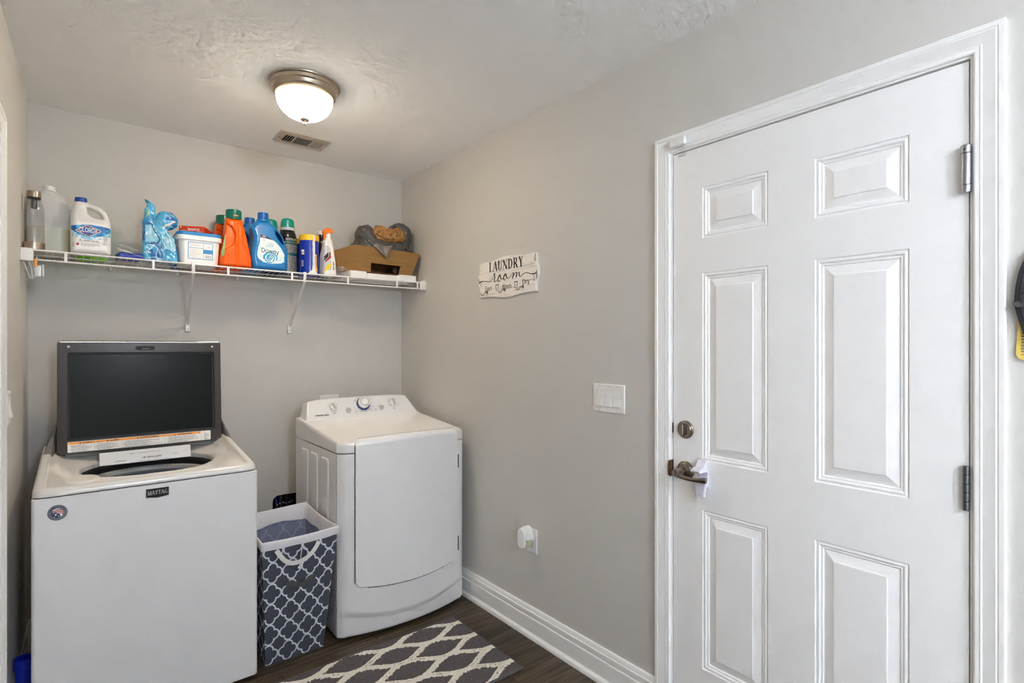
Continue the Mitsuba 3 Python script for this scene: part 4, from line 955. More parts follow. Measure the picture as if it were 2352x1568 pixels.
seam = [(-.050, .272), (-.046, .235), (-.040, .20), (-.025, .165), (-.004, .135), (.004, .10), (.006, .05), (.010, .012)]
def on_body(f, path, r, off=0.0): 
    P = spline([(x, z, 0) for x, z in path], 30); y = hit_y(f, P[:, 0], P[:, 1]); return tube(np.stack([P[:, 0], y - off, P[:, 1]], 1), r, 6)
it.add('crease', on_body(pouch, seam, .0016), 'mat_pouch_pale', True, parent=pk)
it.add('dark_line', cat(on_body(pouch, [(-.055, .175), (-.036, .172), (-.030, .15), (-.012, .118), (-.006, .100), (-.020, .085), (-.045, .080), (-.062, .080)], .0017)), 'mat_navy', True, parent=pk)
pan = sg.Polygon([(-.061, .166), (-.041, .166), (-.035, .148), (-.018, .118), (-.013, .103), (-.025, .092), (-.061, .088)])
it.add('print_panel', wrap(pouch, extrude(pan, .0003)), 'mat_pouch_pale', True, parent=pk)
pan2 = sg.Polygon([(.010, .06), (.058, .058), (.052, .110), (.030, .135), (.012, .120)])
it.add('print_panel', wrap(pouch, extrude(pan2, .0003)), 'mat_pouch_pale', True, parent=pk)
M('yellow_print', (232, 208, 60), rough=.4)
it.add('yellow_print', cat(on_body(pouch, [(-.056, .232), (-.052, .222), (-.058, .214)], .0014), on_body(pouch, [(-.049, .236), (-.047, .225), (-.053, .212), (-.057, .205)], .0014)), 'mat_yellow_print', True, parent=pk)
it.add('wave_print', wrap(lobe, extrude(sg.LineString([(.012, .166), (.022, .176), (.036, .182), (.044, .192), (.052, .195)]).buffer(.0045), .0004)), 'mat_print_white', True, parent=pk)
it.add('swirl_print', wrap(lobe, extrude(ell(.036, .197, .020, .020).difference(ell(.040, .190, .016, .012)), .0003)), 'mat_pouch_blue', True, parent=pk)

M('deep_blue', (18, 52, 148), rough=.35)
it = Item('dark_blue_pack', 'dark blue pack half hidden between the blue pouch and the white tub', 'package', -1.268, -.060)
it.add(None, rbox((-.028, -.035, 0), (.028, .035, .105), .006), 'mat_deep_blue', 30)

# white tub with a blue lid
M('tub_white', (243, 243, 242), rough=.35)
M('lid_blue', (30, 128, 196), rough=.35)
it = Item('detergent_tub', 'white plastic tub with bright blue lid and a printed back label', 'tub', -1.203, -.200)
def oct_ring(w, d, z, r): return [(x, y, z) for x, y in np.asarray(rrect(2 * w, 2 * d, r, 5).exterior.coords)[:-1][::-1]]
it.add('body', loft([oct_ring(.077, .070, 0, .022), oct_ring(.080, .073, .003, .024), oct_ring(.087, .081, .122, .026), oct_ring(.087, .081, .128, .026)]), 'mat_tub_white', 40)
rk = it.add('rim', loft([oct_ring(.087, .081, .114, .026), oct_ring(.0935, .088, .1145, .029), oct_ring(.0945, .089, .116, .029), oct_ring(.0945, .089, .135, .029), oct_ring(.092, .086, .137, .028)]), 'mat_tub_white', 40)
it.add('lid', loft([oct_ring(.0935, .088, .136, .029), oct_ring(.0935, .088, .150, .029), oct_ring(.091, .0855, .1525, .028), oct_ring(.086, .080, .153, .026)]), 'mat_lid_blue', 40, label='bright blue lid')
tubf = lambda x, z: -.073 - .008 * z / .122
def on_tub(m, off=.0004):
    m = tm(m).copy(); v = m.vertices; m.vertices = np.stack([v[:, 0], tubf(0, v[:, 1]) - off - v[:, 2] - .0006, v[:, 1]], 1); return m
fr2 = sg.box(-.050, .026, .055, .105).buffer(-.003).buffer(.003)
lk2 = it.add('label', on_tub(extrude(fr2, .0003)), 'mat_print_white', False, label='white back label with blue border')
bl = shapely.union_all([fr2.difference(fr2.buffer(-.0022)), sg.box(.013, .026, .0145, .105), sg.box(.0145, .054, .055, .0735), sg.box(-.047, .0775, .013, .0795)])
it.add('blue_print', on_tub(xf(extrude(bl, .0003), (0, 0, .0003))), 'mat_lid_blue', False, parent=lk2)
ln = [(-.046, .0855 + i * .0045, -.046 + (.050 if i % 3 else .038), .0868 + i * .0045) for i in range(4)] + [(-.046, .032 + i * .0052, -.046 + (.055 - (i * 7 % 4) * .006), .0335 + i * .0052) for i in range(8)]
it.add('fine_print', on_tub(xf(bars(ln, .0002), (0, 0, .0003))), 'mat_print_grey', False, parent=lk2)
it.add('barcode', on_tub(xf(bars([(.022 + i * .0027, .033, .0232 + i * .0027, .047) for i in range(10)] + [(.030, .086, .044, .0872)], .0002), (0, 0, .0003))), 'mat_ink_grey', False, parent=lk2)

# dryer sheet boxes on the tub
M('box_red', (206, 62, 24), rough=.45)
M('box_red_dark', (172, 48, 26), rough=.5)
zt = zs(-1.203) + .0005 + .153
it = Item('dryer_sheet_box', 'orange-red dryer sheet box lying on the lid of the white tub', 'box', -1.203, -.150, -24, zt)
it.add('carton', rbox((-.058, -.050, 0), (.054, .095, .043), .001, 4), 'mat_box_red', 25)
it.add('stripes', cat(*[box((.0538, -.046, .006 + i * .0085), (.0546, .092, .0088 + i * .0085)) for i in range(4)]), 'mat_box_red_dark', False)
tx = xf(text('bounce', .0135, .0004, True, .050), (.006, .0285, 0))
it.add('lettering', on_front(tx, 0, -.0502, 0), 'mat_print_white', False)
it.add('small_print', on_front(cat(bars([(-.050, .020, -.022, .0216), (-.050, .0125, -.008, .0138), (-.050, .0085, -.012, .0098), (.018, .0165, .046, .018), (.018, .012, .042, .0135), (.018, .0075, .044, .009), (-.053, .033, -.046, .040)])), 0, -.0501, 0), 'mat_paper', False)
it.add('seal', on_front(extrude(ell(.006, .0125, .0085, .0065), .0005), 0, -.0502, 0), 'mat_print_deep', False)

# orange detergent bottles seen from their handle side
def orange_col(p, n, uv): return srgb(236, 92, 14)
M('orange', (250, 96, 0), rough=.3, spec=.3)
M('orange_lit', (248, 128, 22), rough=.25, spec=.5)
M('green_cap', (10, 102, 84), rough=.22, spec=.5)
M('label_green', (150, 190, 120), rough=.45)
oo = poly_sd(sg.Polygon([(-.066, .002), (-.0715, .012), (-.0725, .042), (-.057, .122), (-.048, .190), (-.045, .222), (-.042, .246), (.031, .246), (.033, .222), (.042, .192), (.054, .126), (.0675, .049), (.068, .012), (.063, .002)]))
osl = poly_sd(sg.Polygon([(-.060, .205), (-.040, .214), (-.022, .208), (-.009, .185), (-.003, .160), (-.008, .125), (-.022, .104), (-.062, .080)]))
osr = poly_sd(sg.Polygon([(.030, .212), (.026, .180), (.027, .125), (.036, .095), (.060, .062), (.09, .06), (.09, .21)]))
def orange(x, y, z):
    hw = .062 - .028 * np.clip(z / .25, 0, 1)
    d = sd_ext(oo(x, z), y, hw, .020)
    d = d - .0035 * np.exp(-((x + .002 - .01 * z) / .006) ** 2)
    front = np.clip(-y / .02, 0, 1)
    d = smax(d, -np.maximum(osl(x, z) + .002, y + hw - .012), .006)
    d = smax(d, -np.maximum(osr(x, z) + .002, y + hw - .008), .006)
    return d
om = nets(orange, (-.078, -.08, 0), (.074, .08, .25), .0036)
capm = lathe([(.036, .243), (.0365, .246), (.0355, .286), (.034, .290), (.030, .2915), (.012, .288), (0, .288)], 48)
for i, (x, y, rz, lb) in enumerate(((-1.045, -.240, 0, 'orange detergent bottle with green cap in front, beside the white tub'), (-1.060, -.078, 0, 'orange detergent bottle with green cap behind the other orange one'))):
    it = Item('orange_detergent_bottle', lb, 'bottle', x, y, rz, group='orange detergent bottles')
    b = it.add('body', om, 'mat_orange', True)
    it.add('cap', xf(capm, (-.005, 0, 0)), 'mat_green_cap', 35, label='dark green measuring cap')
    if i == 0:
        it.add('cap_window', on_front(xf(rbox((-.012, 0, 0), (.010, .009, .002), .0009), (-.001, .254, 0)), 0, -.0353, 0), 'mat_bronze', 30)
        sl = sg.Polygon([(-.0675, .070), (-.056, .125), (-.050, .16), (-.047, .16), (-.050, .12), (-.056, .058), (-.0655, .045)])
        it.add('label', wrap(orange, extrude(sl, .0003)), 'mat_label_green', True, parent=b)

# blue softener bottles
M('softener', (24, 118, 186), rough=.25, spec=.5)
M('softener_cap', (16, 92, 172), rough=.35, spec=.5)
M('label_ice', fn=lambda p, n, uv: mix(srgb(196, 224, 238), srgb(240, 246, 248), fbm(p.x * 60, p.z * 60, 1, 3)), rough=.35)
M('aqua', (26, 150, 200), rough=.35)
do = poly_sd(sg.Polygon([(-.074, .003), (-.083, .014), (-.090, .045), (-.0915, .08), (-.088, .108), (-.081, .135), (-.078, .162), (-.082, .186), (-.0885, .206), (-.087, .217), (-.073, .239), (-.056, .257), (.005, .258), (.015, .244), (.032, .233), (.047, .217), (.065, .193), (.076, .171), (.083, .146), (.0875, .115), (.0875, .06), (.085, .016), (.074, .003)]).buffer(-.006).buffer(.006))
dh = poly_sd(sg.Polygon([(.027, .212), (.039, .203), (.054, .189), (.066, .167), (.0705, .147), (.065, .140), (.047, .162), (.031, .186)]))
def downy(x, y, z):
    hw = .052 - .022 * np.clip((z - .12) / .13, 0, 1) ** 1.3
    hw = hw - .016 * np.clip((x - .03) / .05, 0, 1) * np.clip((z - .10) / .05, 0, 1)
    d = sd_ext(do(x, z), y, hw, .022)
    d = smax(d, -(dh(x, z) - .001), .008)
    return d
dmesh = nets(downy, (-.096, -.056, 0), (.092, .056, .262), .0036)
dcap = cat(lathe([(.0285, .252), (.030, .256), (.0295, .262), (.027, .2655)], 40), )
dcap2 = lathe([(.024, .264), (.0255, .266), (.0255, .297), (.0235, .2995), (0, .2995)], 40)
dlab = sg.Polygon([(-.048, .182), (-.022, .179), (.012, .158), (.034, .142), (.053, .118), (.067, .086), (.066, .050), (.053, .041), (.005, .034), (-.036, .040), (-.060, .058), (-.065, .077), (-.060, .110), (-.050, .144)]).buffer(-.004).buffer(.004)
for i, (x, y, rz, lb) in enumerate(((-.888, -.238, 0, 'blue fabric softener bottle with a white label in front'), (-.938, -.098, -90, 'blue fabric softener bottle standing behind the labelled one'))):
    it = Item('softener_bottle', lb, 'bottle', x, y, rz, group='blue fabric softener bottles')
    b = it.add('body', dmesh, 'mat_softener', True)
    it.add('collar', xf(dcap, (-.0255, 0, 0)), 'mat_softener', 35)
    it.add('cap', xf(dcap2, (-.0235, 0, 0)), 'mat_softener_cap', 35)
    if i: continue
    lk = it.add('label', wrap(downy, extrude(dlab, .0003)), 'mat_label_ice', True, label='ice-white label')
    it.add('label_edge', wrap(downy, xf(extrude(dlab.buffer(.0022).difference(dlab), .0006), (0, 0, 0))), 'mat_aqua', True, parent=b)
    it.add('corner_flash', wrap(downy, xf(extrude(dlab.intersection(sg.Polygon([(-.06, .20), (-.02, .185), (.016, .156), (-.02, .162), (-.06, .166)])), .0002), (0, 0, .0003))), 'mat_navy', True, parent=b)
    it.add('flash_lettering', wrap(downy, xf(text('3X', .0095, .0002, True), (-.030, .172, .0005))), 'mat_print_white', True, parent=b)
    tx = xf(text('Downy', .0225, .0003, False, .083), (-.0015, .098, .0003)); tx.vertices[:, 1] += tx.vertices[:, 0] * -.06
    it.add('lettering', wrap(downy, tx), 'mat_ink', True, parent=b)
    it.add('small_print', wrap(downy, xf(cat(bars([(-.042, .152, -.022, .1535), (-.042, .147, -.026, .148), (-.026, .1215, -.008, .123), (-.010, .0795, .026, .0805)], .0002), extrude(ell(.004, .129, .0095, .0075).difference(ell(.004, .129, .0083, .0063)), .0002)), (0, 0, .0003))), 'mat_ink_grey', True, parent=b)
    rose = []
    for j, (r0, a0, a1, w) in enumerate(((.030, -.3, 3.3, .0055), (.0255, 2.2, 5.0, .0048), (.019, -.9, 2.2, .0050), (.0155, 1.9, 4.7, .0045), (.0105, .2, 3.4, .0042), (.0075, 2.9, 6.0, .0036), (.0035, 0, 6.2, .0025))):
        t = np.linspace(a0, a1, 16); rose.append(sg.LineString(np.stack([-.002 + r0 * 1.08 * np.cos(t), .063 + r0 * np.sin(t) * (.92 + .04 * np.cos(t))], 1)).buffer(w / 2))
    it.add('rose_print', wrap(downy, xf(extrude(shapely.union_all(rose).intersection(dlab), .0003), (0, 0, .0003))), 'mat_aqua', True, parent=b, label='blue rose')

# black bottles with teal caps
M('black_gloss', (15, 16, 18), rough=.2)
M('teal', (16, 142, 128), rough=.28)
M('teal_ink', (20, 128, 118), rough=.4)
M('grey_ink', (190, 190, 188), rough=.5)
bm_ = lathe([(0, 0), (.044, 0), (.047, .003), (.047, .200), (.0462, .212), (.043, .227), (.038, .238), (.035, .242), (.035, .248)], 48)
cl_ = lathe([(.035, .244), (.038, .2445), (.0385, .247), (.0380, .2585), (.0365, .260)], 48)
tc_ = lathe([(.0365, .259), (.0358, .263), (.0325, .297), (.030, .305), (.024, .310), (.010, .3115), (0, .3115)], 48)
rl = np.random.default_rng(5)
for i, (x, y, lb) in enumerate(((-.760, -.135, 'black bottle with a teal dome cap right of the labelled blue softener'), (-.827, -.058, 'black bottle with a teal dome cap hidden behind the other black one'))):
    it = Item('black_bottle', lb, 'bottle', x, y, group='black bottles with teal caps')
    b = it.add('body', bm_, 'mat_black_gloss', 35)
    it.add('collar', cl_, 'mat_print_grey', 35, label='white collar')
    it.add('cap', tc_, 'mat_teal', 40, label='teal dome cap')
    if i: continue
    g, t_ = [], []
    for j in range(28):
        z = .012 + j * .0068; x0 = -.030 + rl.uniform(0, .008)
        while x0 < .050:
            w = rl.uniform(.006, .03); (t_ if j in (25, 23, 15, 14) else g).append((x0, z, min(x0 + w, .054), z + .0032)); x0 += w + .002
    it.add('fine_print', wrap_cyl(bars(g, .0002), .047, .0002, .004), 'mat_grey_ink', True, parent=b)
    it.add('teal_print', wrap_cyl(bars(t_, .0002), .047, .0002, .004), 'mat_teal_ink', True, parent=b)
    it.add('white_patch', wrap_cyl(extrude(sg.box(.056, .155, .066, .185), .0002), .047, .0002, .004), 'mat_print_white', True, parent=b)

# wipes canisters
M('can_blue', (16, 46, 160), rough=.22, coat=.3)
M('yellow', (244, 196, 40), rough=.32)
cb = lathe([(0, 0), (.048, 0), (.050, .002), (.050, .198), (.049, .199)], 56)
cc_ = lathe([(.0505, .186), (.0515, .1875), (.0515, .214), (.050, .2175), (.046, .219), (0, .2195)], 56)
for i, (x, y, lb) in enumerate(((-.667, -.210, 'blue wipes canister with a yellow lid and white side stripe'), (-.648, -.100, 'blue wipes canister with a yellow lid half hidden behind the other'))):
    it = Item('wipes_canister', lb, 'canister', x, y, group='blue wipes canisters')
    b = it.add('body', cb, 'mat_can_blue', 40)
    it.add('lid', cc_, 'mat_yellow', 40, label='yellow lid')
    R_ = .050
    if i == 0:
        it.add('stripe', wrap_cyl(extrude(sg.Polygon([(.003, .222 - .03), (.016, .192), (.016, .05), (.020, .028), (.032, .012), (.034, .004), (-.022, .004), (-.012, .016), (.002, .030), (.004, .06)]), .0003), R_, .0003), 'mat_print_white', True, parent=b)
        it.add('lid_label', wrap_cyl(extrude(sg.box(.003, .188, .015, .2135), .0003), .0517, .0003), 'mat_print_white', True, parent=b)
        it.add('yellow_panel', wrap_cyl(extrude(sg.Polygon([(.017, .112), (.026, .113), (.027, .05), (.034, .026), (.033, .02), (.018, .024)]), .0003), R_, .0006), 'mat_yellow', True, parent=b)
        it.add('white_print', wrap_cyl(cat(bars([(-.0005, .02 + j * .0075, .0015, .0255 + j * .0075) for j in range(22)], .0003), extrude(shapely.union_all([ell(-.052, .128, .011, .008), ell(-.050, .113, .010, .006)]), .0003), bars([(-.060, .045 + j * .007, -.046, .048 + j * .007) for j in range(5)], .0003)), R_, .0003), 'mat_print_white', True, parent=b)
        it.add('red_print', wrap_cyl(bars([(-.060, .104, -.047, .108)], .0003), R_, .0005), 'mat_red_ink', True, parent=b)
    else:
        it.add('white_print', wrap_cyl(extrude(shapely.union_all([ell(-.024, .145, .012, .030), ell(-.024, .07, .012, .022)]), .0003), R_, .0003), 'mat_print_grey', True, parent=b)
        it.add('red_print', wrap_cyl(extrude(sg.Polygon([(-.034, .100), (-.012, .108), (-.012, .114), (-.034, .106)]), .0003), R_, .0006), 'mat_red_ink', True, parent=b)

M('amber_dark', (26, 16, 12), rough=.18)
it = Item('dark_bottle', 'small dark brown bottle with a white cap behind the spray bottle', 'bottle', -.548, -.068)
it.add('body', lathe([(0, 0), (.028, 0), (.030, .003), (.030, .205), (.027, .225), (.020, .24), (.0165, .247), (.0165, .262)], 40), 'mat_amber_dark', 35)
it.add('cap', lathe([(.0205, .259), (.0215, .260), (.0215, .279), (.020, .2815), (0, .2815)], 40), 'mat_white_plastic', 35, label='white screw cap')

# trigger spray bottle seen from its narrow side
sp = poly_sd(sg.Polygon([(-.030, 0), (-.033, .006), (-.033, .112), (-.024, .170), (-.023, .197), (-.016, .2125), (.019, .214), (.024, .197), (.028, .147), (.0375, .008), (.034, 0)]))
def sprayb(x, y, z): return sd_ext(sp(x, z), y, .048 - .030 * np.clip((z - .08) / .13, 0, 1), .012)
it = Item('spray_bottle', 'white trigger spray bottle with an orange nozzle left of the clear cup', 'spray bottle', -.572, -.225)
b = it.add('body', nets(sprayb, (-.037, -.052, 0), (.042, .052, .218), .0032), 'mat_white_plastic', True)
it.add('neck', lathe([(.0135, .206), (.0165, .208), (.0165, .236), (.014, .243), (0, .243)], 32, (.004, 0, 0)), 'mat_white_plastic', 35)
hd = sg.Polygon([(-.021, .236), (-.024, .252), (-.010, .2665), (.019, .2675), (.027, .248), (.012, .244), (-.006, .241)])
m = extrude(hd.buffer(.001), .036); v = m.vertices.copy(); m.vertices = np.stack([v[:, 0], .018 - v[:, 2], v[:, 1]], 1)
M('nozzle_orange', (240, 118, 20), rough=.35)
it.add('trigger_head', m, 'mat_nozzle_orange', 25, label='orange trigger head')
it.add('trigger', tube([(-.019, -.012, .242), (-.022, -.016, .222), (-.026, -.018, .205)], 1, flat=(.003, .007, (0, 1, 0))), 'mat_nozzle_orange', 30)
lb_ = sg.Polygon([(-.0325, .03), (.005, .03), (.005, .150), (-.004, .170), (-.023, .165), (-.0325, .108)])
it.add('label', wrap(sprayb, extrude(lb_, .0003)), 'mat_print_grey', True, parent=b)
it.add('red_print', wrap(sprayb, xf(extrude(sg.Polygon([(-.032, .067), (.0045, .102), (.0045, .138), (-.004, .125), (-.004, .108), (-.032, .078)]), .0003), (0, 0, .0003))), 'mat_red_ink', True, parent=b)
it.add('black_print', wrap(sprayb, xf(extrude(sg.Polygon([(-.032, .082), (-.008, .106), (-.008, .132), (-.032, .105)]), .0003), (0, 0, .0003))), 'mat_ink', True, parent=b)
it.add('yellow_print', wrap(sprayb, xf(extrude(sg.Polygon([(-.032, .020), (.0045, .046), (.0045, .074), (-.032, .046)]), .0003), (0, 0, .0003))), 'mat_yellow_print', True, parent=b)
it.add('lettering', wrap(sprayb, xf(bars([(.014, .035 + j * .009, .021 - (j % 3) * .002, .041 + j * .009) for j in range(5)], .0003), (0, 0, .0))), 'mat_ink', True, parent=b)

scene['mat_cup'] = {'type': 'thindielectric', 'int_ior': 1.5}
M('cup_tint', (150, 166, 160), rough=.2)
it = Item('plastic_cup', 'small clear plastic measuring cup between the spray bottle and the cardboard box', 'cup', -.502, -.255)
it.add('wall', lathe([(.0005, .003), (.030, .003), (.0315, .006), (.0368, .055), (.0374, .056), (.0366, .0555), (.031, .008), (.029, .0055)], 48), 'mat_cup', True)
it.add('base', lathe([(0, 0), (.0295, 0), (.030, .0025), (0, .0026)], 40), 'mat_cup_tint', 35)

# white foam packing piece with the cardboard box on it
M('foam', (242, 242, 240), rough=.8)
it = Item('foam_tray', 'white foam packing piece under the cardboard box', 'packing foam', -.25, -.165)
P_ = [(-.212, -.122), (-.118, -.122), (-.113, -.114), (.078, -.114), (.092, -.124), (.200, -.124), (.200, .12), (-.212, .12)]
it.add(None, cat(extrude(sg.Polygon(P_), .031), xf(extrude(sg.box(-.212, -.122, -.118, .12), .0065), (0, 0, .031)), xf(extrude(sg.box(.092, -.124, .2, .12), .0065), (0, 0, .031))), 'mat_foam', False)
def card_col(p, n, uv): return mix(srgb(130, 95, 50), srgb(152, 114, 66), fbm(p.x * 12 + 4, p.y * 60, p.z * 140, 3))
M('card', fn=card_col, rough=.8)
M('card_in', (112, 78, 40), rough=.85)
fz = .0415
it = Item('cardboard_box', 'open cardboard box with a cut-out hand hole, on the foam at the right end', 'box', -.25, -.165)
def panel(quad, th, hole=None, mat='mat_card', nm='panel'):
    """A board from a quadrilateral (bl, br, tr, tl), with a rectangular hole given in its own u, v."""
    q = np.array(quad, float); n = np.cross(q[1] - q[0], q[3] - q[0]); n /= np.linalg.norm(n)
    S_ = sg.box(0, 0, 1, 1)
    if hole: S_ = S_.difference(sg.box(*hole))
    m = extrude(S_, 1); v = m.vertices
    m.vertices = (q[0] * (1 - v[:, :1]) + q[1] * v[:, :1]) * (1 - v[:, 1:2]) + (q[3] * (1 - v[:, :1]) + q[2] * v[:, :1]) * v[:, 1:2] - n * (v[:, 2:3] * th)
    if m.volume < 0: m.invert()
    it.add(nm, m, mat, False)
zb, zt2 = fz, .183
FL, FR, TL, TR = (-.165, -.095, zb), (.187, -.095, zb), (-.185, -.118, zt2 + .004), (.230, -.118, zt2 - .006)
panel([FL, FR, TR, TL], .004, (.24, -.1, .745, .36), nm='front_panel')
BL, BR, UL, UR = (-.170, .10, zb), (.187, .10, zb), (-.200, .125, zt2), (.230, .125, zt2)
panel([(-.245, -.02, zb), FL, TL, (-.285, -.03, .150)], .004, nm='side_flap')
panel([BL, (-.245, -.02, zb), (-.285, -.03, .150), UL], .004, nm='side_flap')
panel([BR, BL, UL, UR], .004, mat='mat_card_in', nm='back_panel')
panel([FR, BR, UR, TR], .004, nm='side_panel')
panel([(-.165, -.094, zb), (.187, -.094, zb), (.187, .10, zb), (-.17, .10, zb)], .003, mat='mat_card_in', nm='bottom')
it2 = Item('dark_jar', 'dark glossy bottle lying inside the cardboard box behind its hand hole', 'bottle', -.25, -.165)
it2.add(None, cat(xf(lathe([(0, 0), (.017, .001), (.019, .004), (.019, .09), (.01, .11), (0, .11)], 28).apply_transform(trimesh.transformations.rotation_matrix(-math.pi / 2, [1, 0, 0])), (.082, -.083, fz + .0225))), 'mat_amber_dark', 35)

# carrier bag stuffed with another, brown one
def bag_m(name, col, seed):
    def f(p, n, uv):
        g = fbm(p.x * 40 + seed, p.y * 40, p.z * 40, 3)
        return mix(srgb(*[v * .8 for v in col]), srgb(*[min(v * 1.15, 255) for v in col]), g)
    M(name, fn=f, rough=.3, spec=.6, bump=lambda p, n, uv: dr.abs(fbm(p.x * 70 + seed + p.z * 40, p.y * 70, p.z * 30, 3) - .5), bscale=.012, eps=.001)
bag_m('bag_grey', (74, 70, 67), 3)
bag_m('bag_brown', (160, 112, 58), 8)
bag_m('bag_flap', (118, 110, 104), 5)
def ridg(q, s): return 1 - 2 * np.abs(meshkit.fbm(q, 3, s) - .5)
def el(x, y, z, c, r): return (np.sqrt(((x - c[0]) / r[0]) ** 2 + ((y - c[1]) / r[1]) ** 2 + ((z - c[2]) / r[2]) ** 2) - 1) * min(r)
def greybag(x, y, z):
    d = el(x, y, z, (.03, .0, .195), (.180, .095, .075))
    d = smin(d, el(x, y, z, (-.075, -.01, .262), (.055, .060, .066)), .025)
    d = smin(d, el(x, y, z, (.150, .0, .290), (.075, .065, .078)), .03)
    d = smax(d, -el(x, y, z, (.050, -.065, .300), (.105, .075, .055)), .02)
    q = np.stack([x * 15 + z * 9, y * 15, z * 7 - x * 3], -1); d = d - .026 * (ridg(q, 31) - .75) - .003 * (ridg(q * 2.7, 36) - .7)
    return np.maximum(d, .112 - z)
def brownbag(x, y, z):
    d = smin(el(x, y, z, (.055, -.050, .272), (.090, .042, .044)), el(x, y, z, (-.010, -.045, .290), (.032, .03, .040)), .02)
    d = smin(d, el(x, y, z, (.115, -.04, .285), (.032, .035, .042)), .02)
    q = np.stack([x * 34, y * 34, z * 30], -1); return d - .018 * (ridg(q, 41) - .75) - .006 * (ridg(q * 2.6, 43) - .7)
it = Item('carrier_bag', 'crumpled grey plastic carrier bag spilling out of the cardboard box', 'plastic bag', -.25, -.165)
it.add('body', nets(greybag, (-.17, -.11, .105), (.225, .11, .385), .0042), 'mat_bag_grey', True)
fl_ = [(-.085, -.124, .196), (.045, -.126, .205), (.002, -.140, .132), (-.010, -.138, .128)]
c = np.array(fl_); gr = []
for j in range(15):
    s_ = j / 14; 
    for i in range(13):
        t = i / 12; p_ = (c[0] * (1 - t) + c[1] * t) * (1 - s_) + (c[3] * (1 - t) + c[2] * t) * s_
        p_ = p_ + [0, -.007 * math.sin(t * 9 + s_ * 2) * (1 - .4 * s_) - .004, .004 * math.sin(t * 7)]; gr.append(p_)
I = np.arange(15 * 13).reshape(15, 13); q = np.stack([I[:-1, :-1], I[:-1, 1:], I[1:, 1:], I[1:, :-1]], -1).reshape(-1, 4); n_ = len(gr)
b_ = np.concatenate([I[0, :], I[1:, -1], I[-1, -2::-1], I[-2:0:-1, 0]]); b2_ = np.roll(b_, -1)
it.add('hanging_flap', tm((np.vstack([gr, np.array(gr) + [0, .003, .0]]), np.vstack([q[:, ::-1], q + n_, np.stack([b_, b2_, b2_ + n_, b_ + n_], 1)]))), 'mat_bag_flap', True, label='paler flap hanging over the box front')
it = Item('brown_bag', 'crumpled brown plastic bag inside the grey carrier bag', 'plastic bag', -.25, -.175)
it.add(None, nets(brownbag, (-.05, -.10, .215), (.16, .01, .345), .0034), 'mat_bag_brown', True)

# clear clip hanging from the shelf's left end
M('clip_clear', (206, 208, 208), rough=.15, spec=.7)
k = thing('hanger_clip', 'clear plastic hanger clip with an orange tag hanging below the left end of the shelf', 'clip')
zc = zs(-1.79)
for pts_, nm in (([(-1.826, -.322, zc - .056), (-1.818, -.322, zc - .080), (-1.806, -.322, zc - .116), (-1.798, -.322, zc - .116), (-1.801, -.322, zc - .085), (-1.812, -.322, zc - .054)], 'arm'), ([(-1.806, -.322, zc - .056), (-1.801, -.322, zc - .09), (-1.800, -.322, zc - .114), (-1.793, -.322, zc - .114), (-1.795, -.322, zc - .075), (-1.799, -.322, zc - .054)], 'arm')):
    put(k, nm, tube(spline(pts_, 30), .0024, 8), 'mat_clip_clear', 40)
put(k, 'body', rbox((-1.794, -.328, zc - .113), (-1.771, -.318, zc - .066), .003), 'mat_clip_clear', 30)
put(k, 'arm', rbox((-1.771, -.330, zc - .114), (-1.7625, -.314, zc - .062), .0035), 'mat_clip_clear', 30)
put(k, 'hook', tube(spline([(-1.789, -.322, zc - .07), (-1.788, -.322, zc - .05), (-1.7855, -.318, zc - .036), (-1.787, -.310, zc - .034)], 20), .0022, 8), 'mat_clip_clear', 40)
put(k, 'tag', rbox((-1.7925, -.3345, zc - .074), (-1.7835, -.3325, zc - .042), .0006), 'mat_orange_ink', 30, label='orange tag')
# ------------------------------------------------------------------ ceiling register
M('vent', (184, 172, 160), rough=.35, metal=.6)
V0 = thing('ceiling_vent', 'beige metal air register in the ceiling beyond the light', 'vent')
vx0, vx1, vy0, vy1 = -.866, -.611, -.394, -.237
hv = H
def dn(mesh): return mesh
fr3 = sg.box(vx0, vy0, vx1, vy1)
zy0, zy1 = vy0 + .030, vy1 - .030
op = [sg.box(vx0 + .030, zy0, vx0 + .078, zy1), sg.box(vx0 + .088, zy0, vx1 - .088, zy1), sg.box(vx1 - .078, zy0, vx1 - .030, zy1)]
plate = fr3
for o_ in op: plate = plate.difference(o_)
edge = [(vx0, vy0), (vx1, vy0), (vx1, vy1), (vx0, vy1)]
ringsv = [[(x + (i if x == vx0 else -i), y + (i if y == vy0 else -i), z) for x, y in edge] for i, z in ((0, H), (.0005, H - .003), (.008, H - .0075), (.012, H - .008))]
m = loft(ringsv, cap=False)
pl = extrude(plate.intersection(sg.box(vx0 + .0115, vy0 + .0115, vx1 - .0115, vy1 - .0115)), .0015); pl.apply_translation((0, 0, H - .0085))
put(V0, 'frame', cat(m, pl), 'mat_vent', False)
put(V0, 'duct', box((vx0 + .02, zy0 - .005, H - .0012), (vx1 - .02, zy1 + .005, H - .0004)), 'mat_black', False)
def slat(a, b, w=.0075, tilt=.6, lon='x'):
    d = np.subtract(b, a); L_ = np.linalg.norm(d); m = box((-L_ / 2, -w / 2, -.0006), (L_ / 2, w / 2, .0006)); m.apply_transform(trimesh.transformations.rotation_matrix(tilt, [1, 0, 0]))
    m.apply_transform(trimesh.transformations.rotation_matrix(math.atan2(d[1], d[0]), [0, 0, 1])); m.apply_translation((np.add(a, b) / 2).tolist()); return m
for i in range(8):
    y = zy0 + .006 + i * (zy1 - zy0 - .012) / 7
    put(V0, 'slat', slat((vx0 + .088, y, H - .0055), (vx1 - .088, y, H - .0055)), 'mat_vent', False)
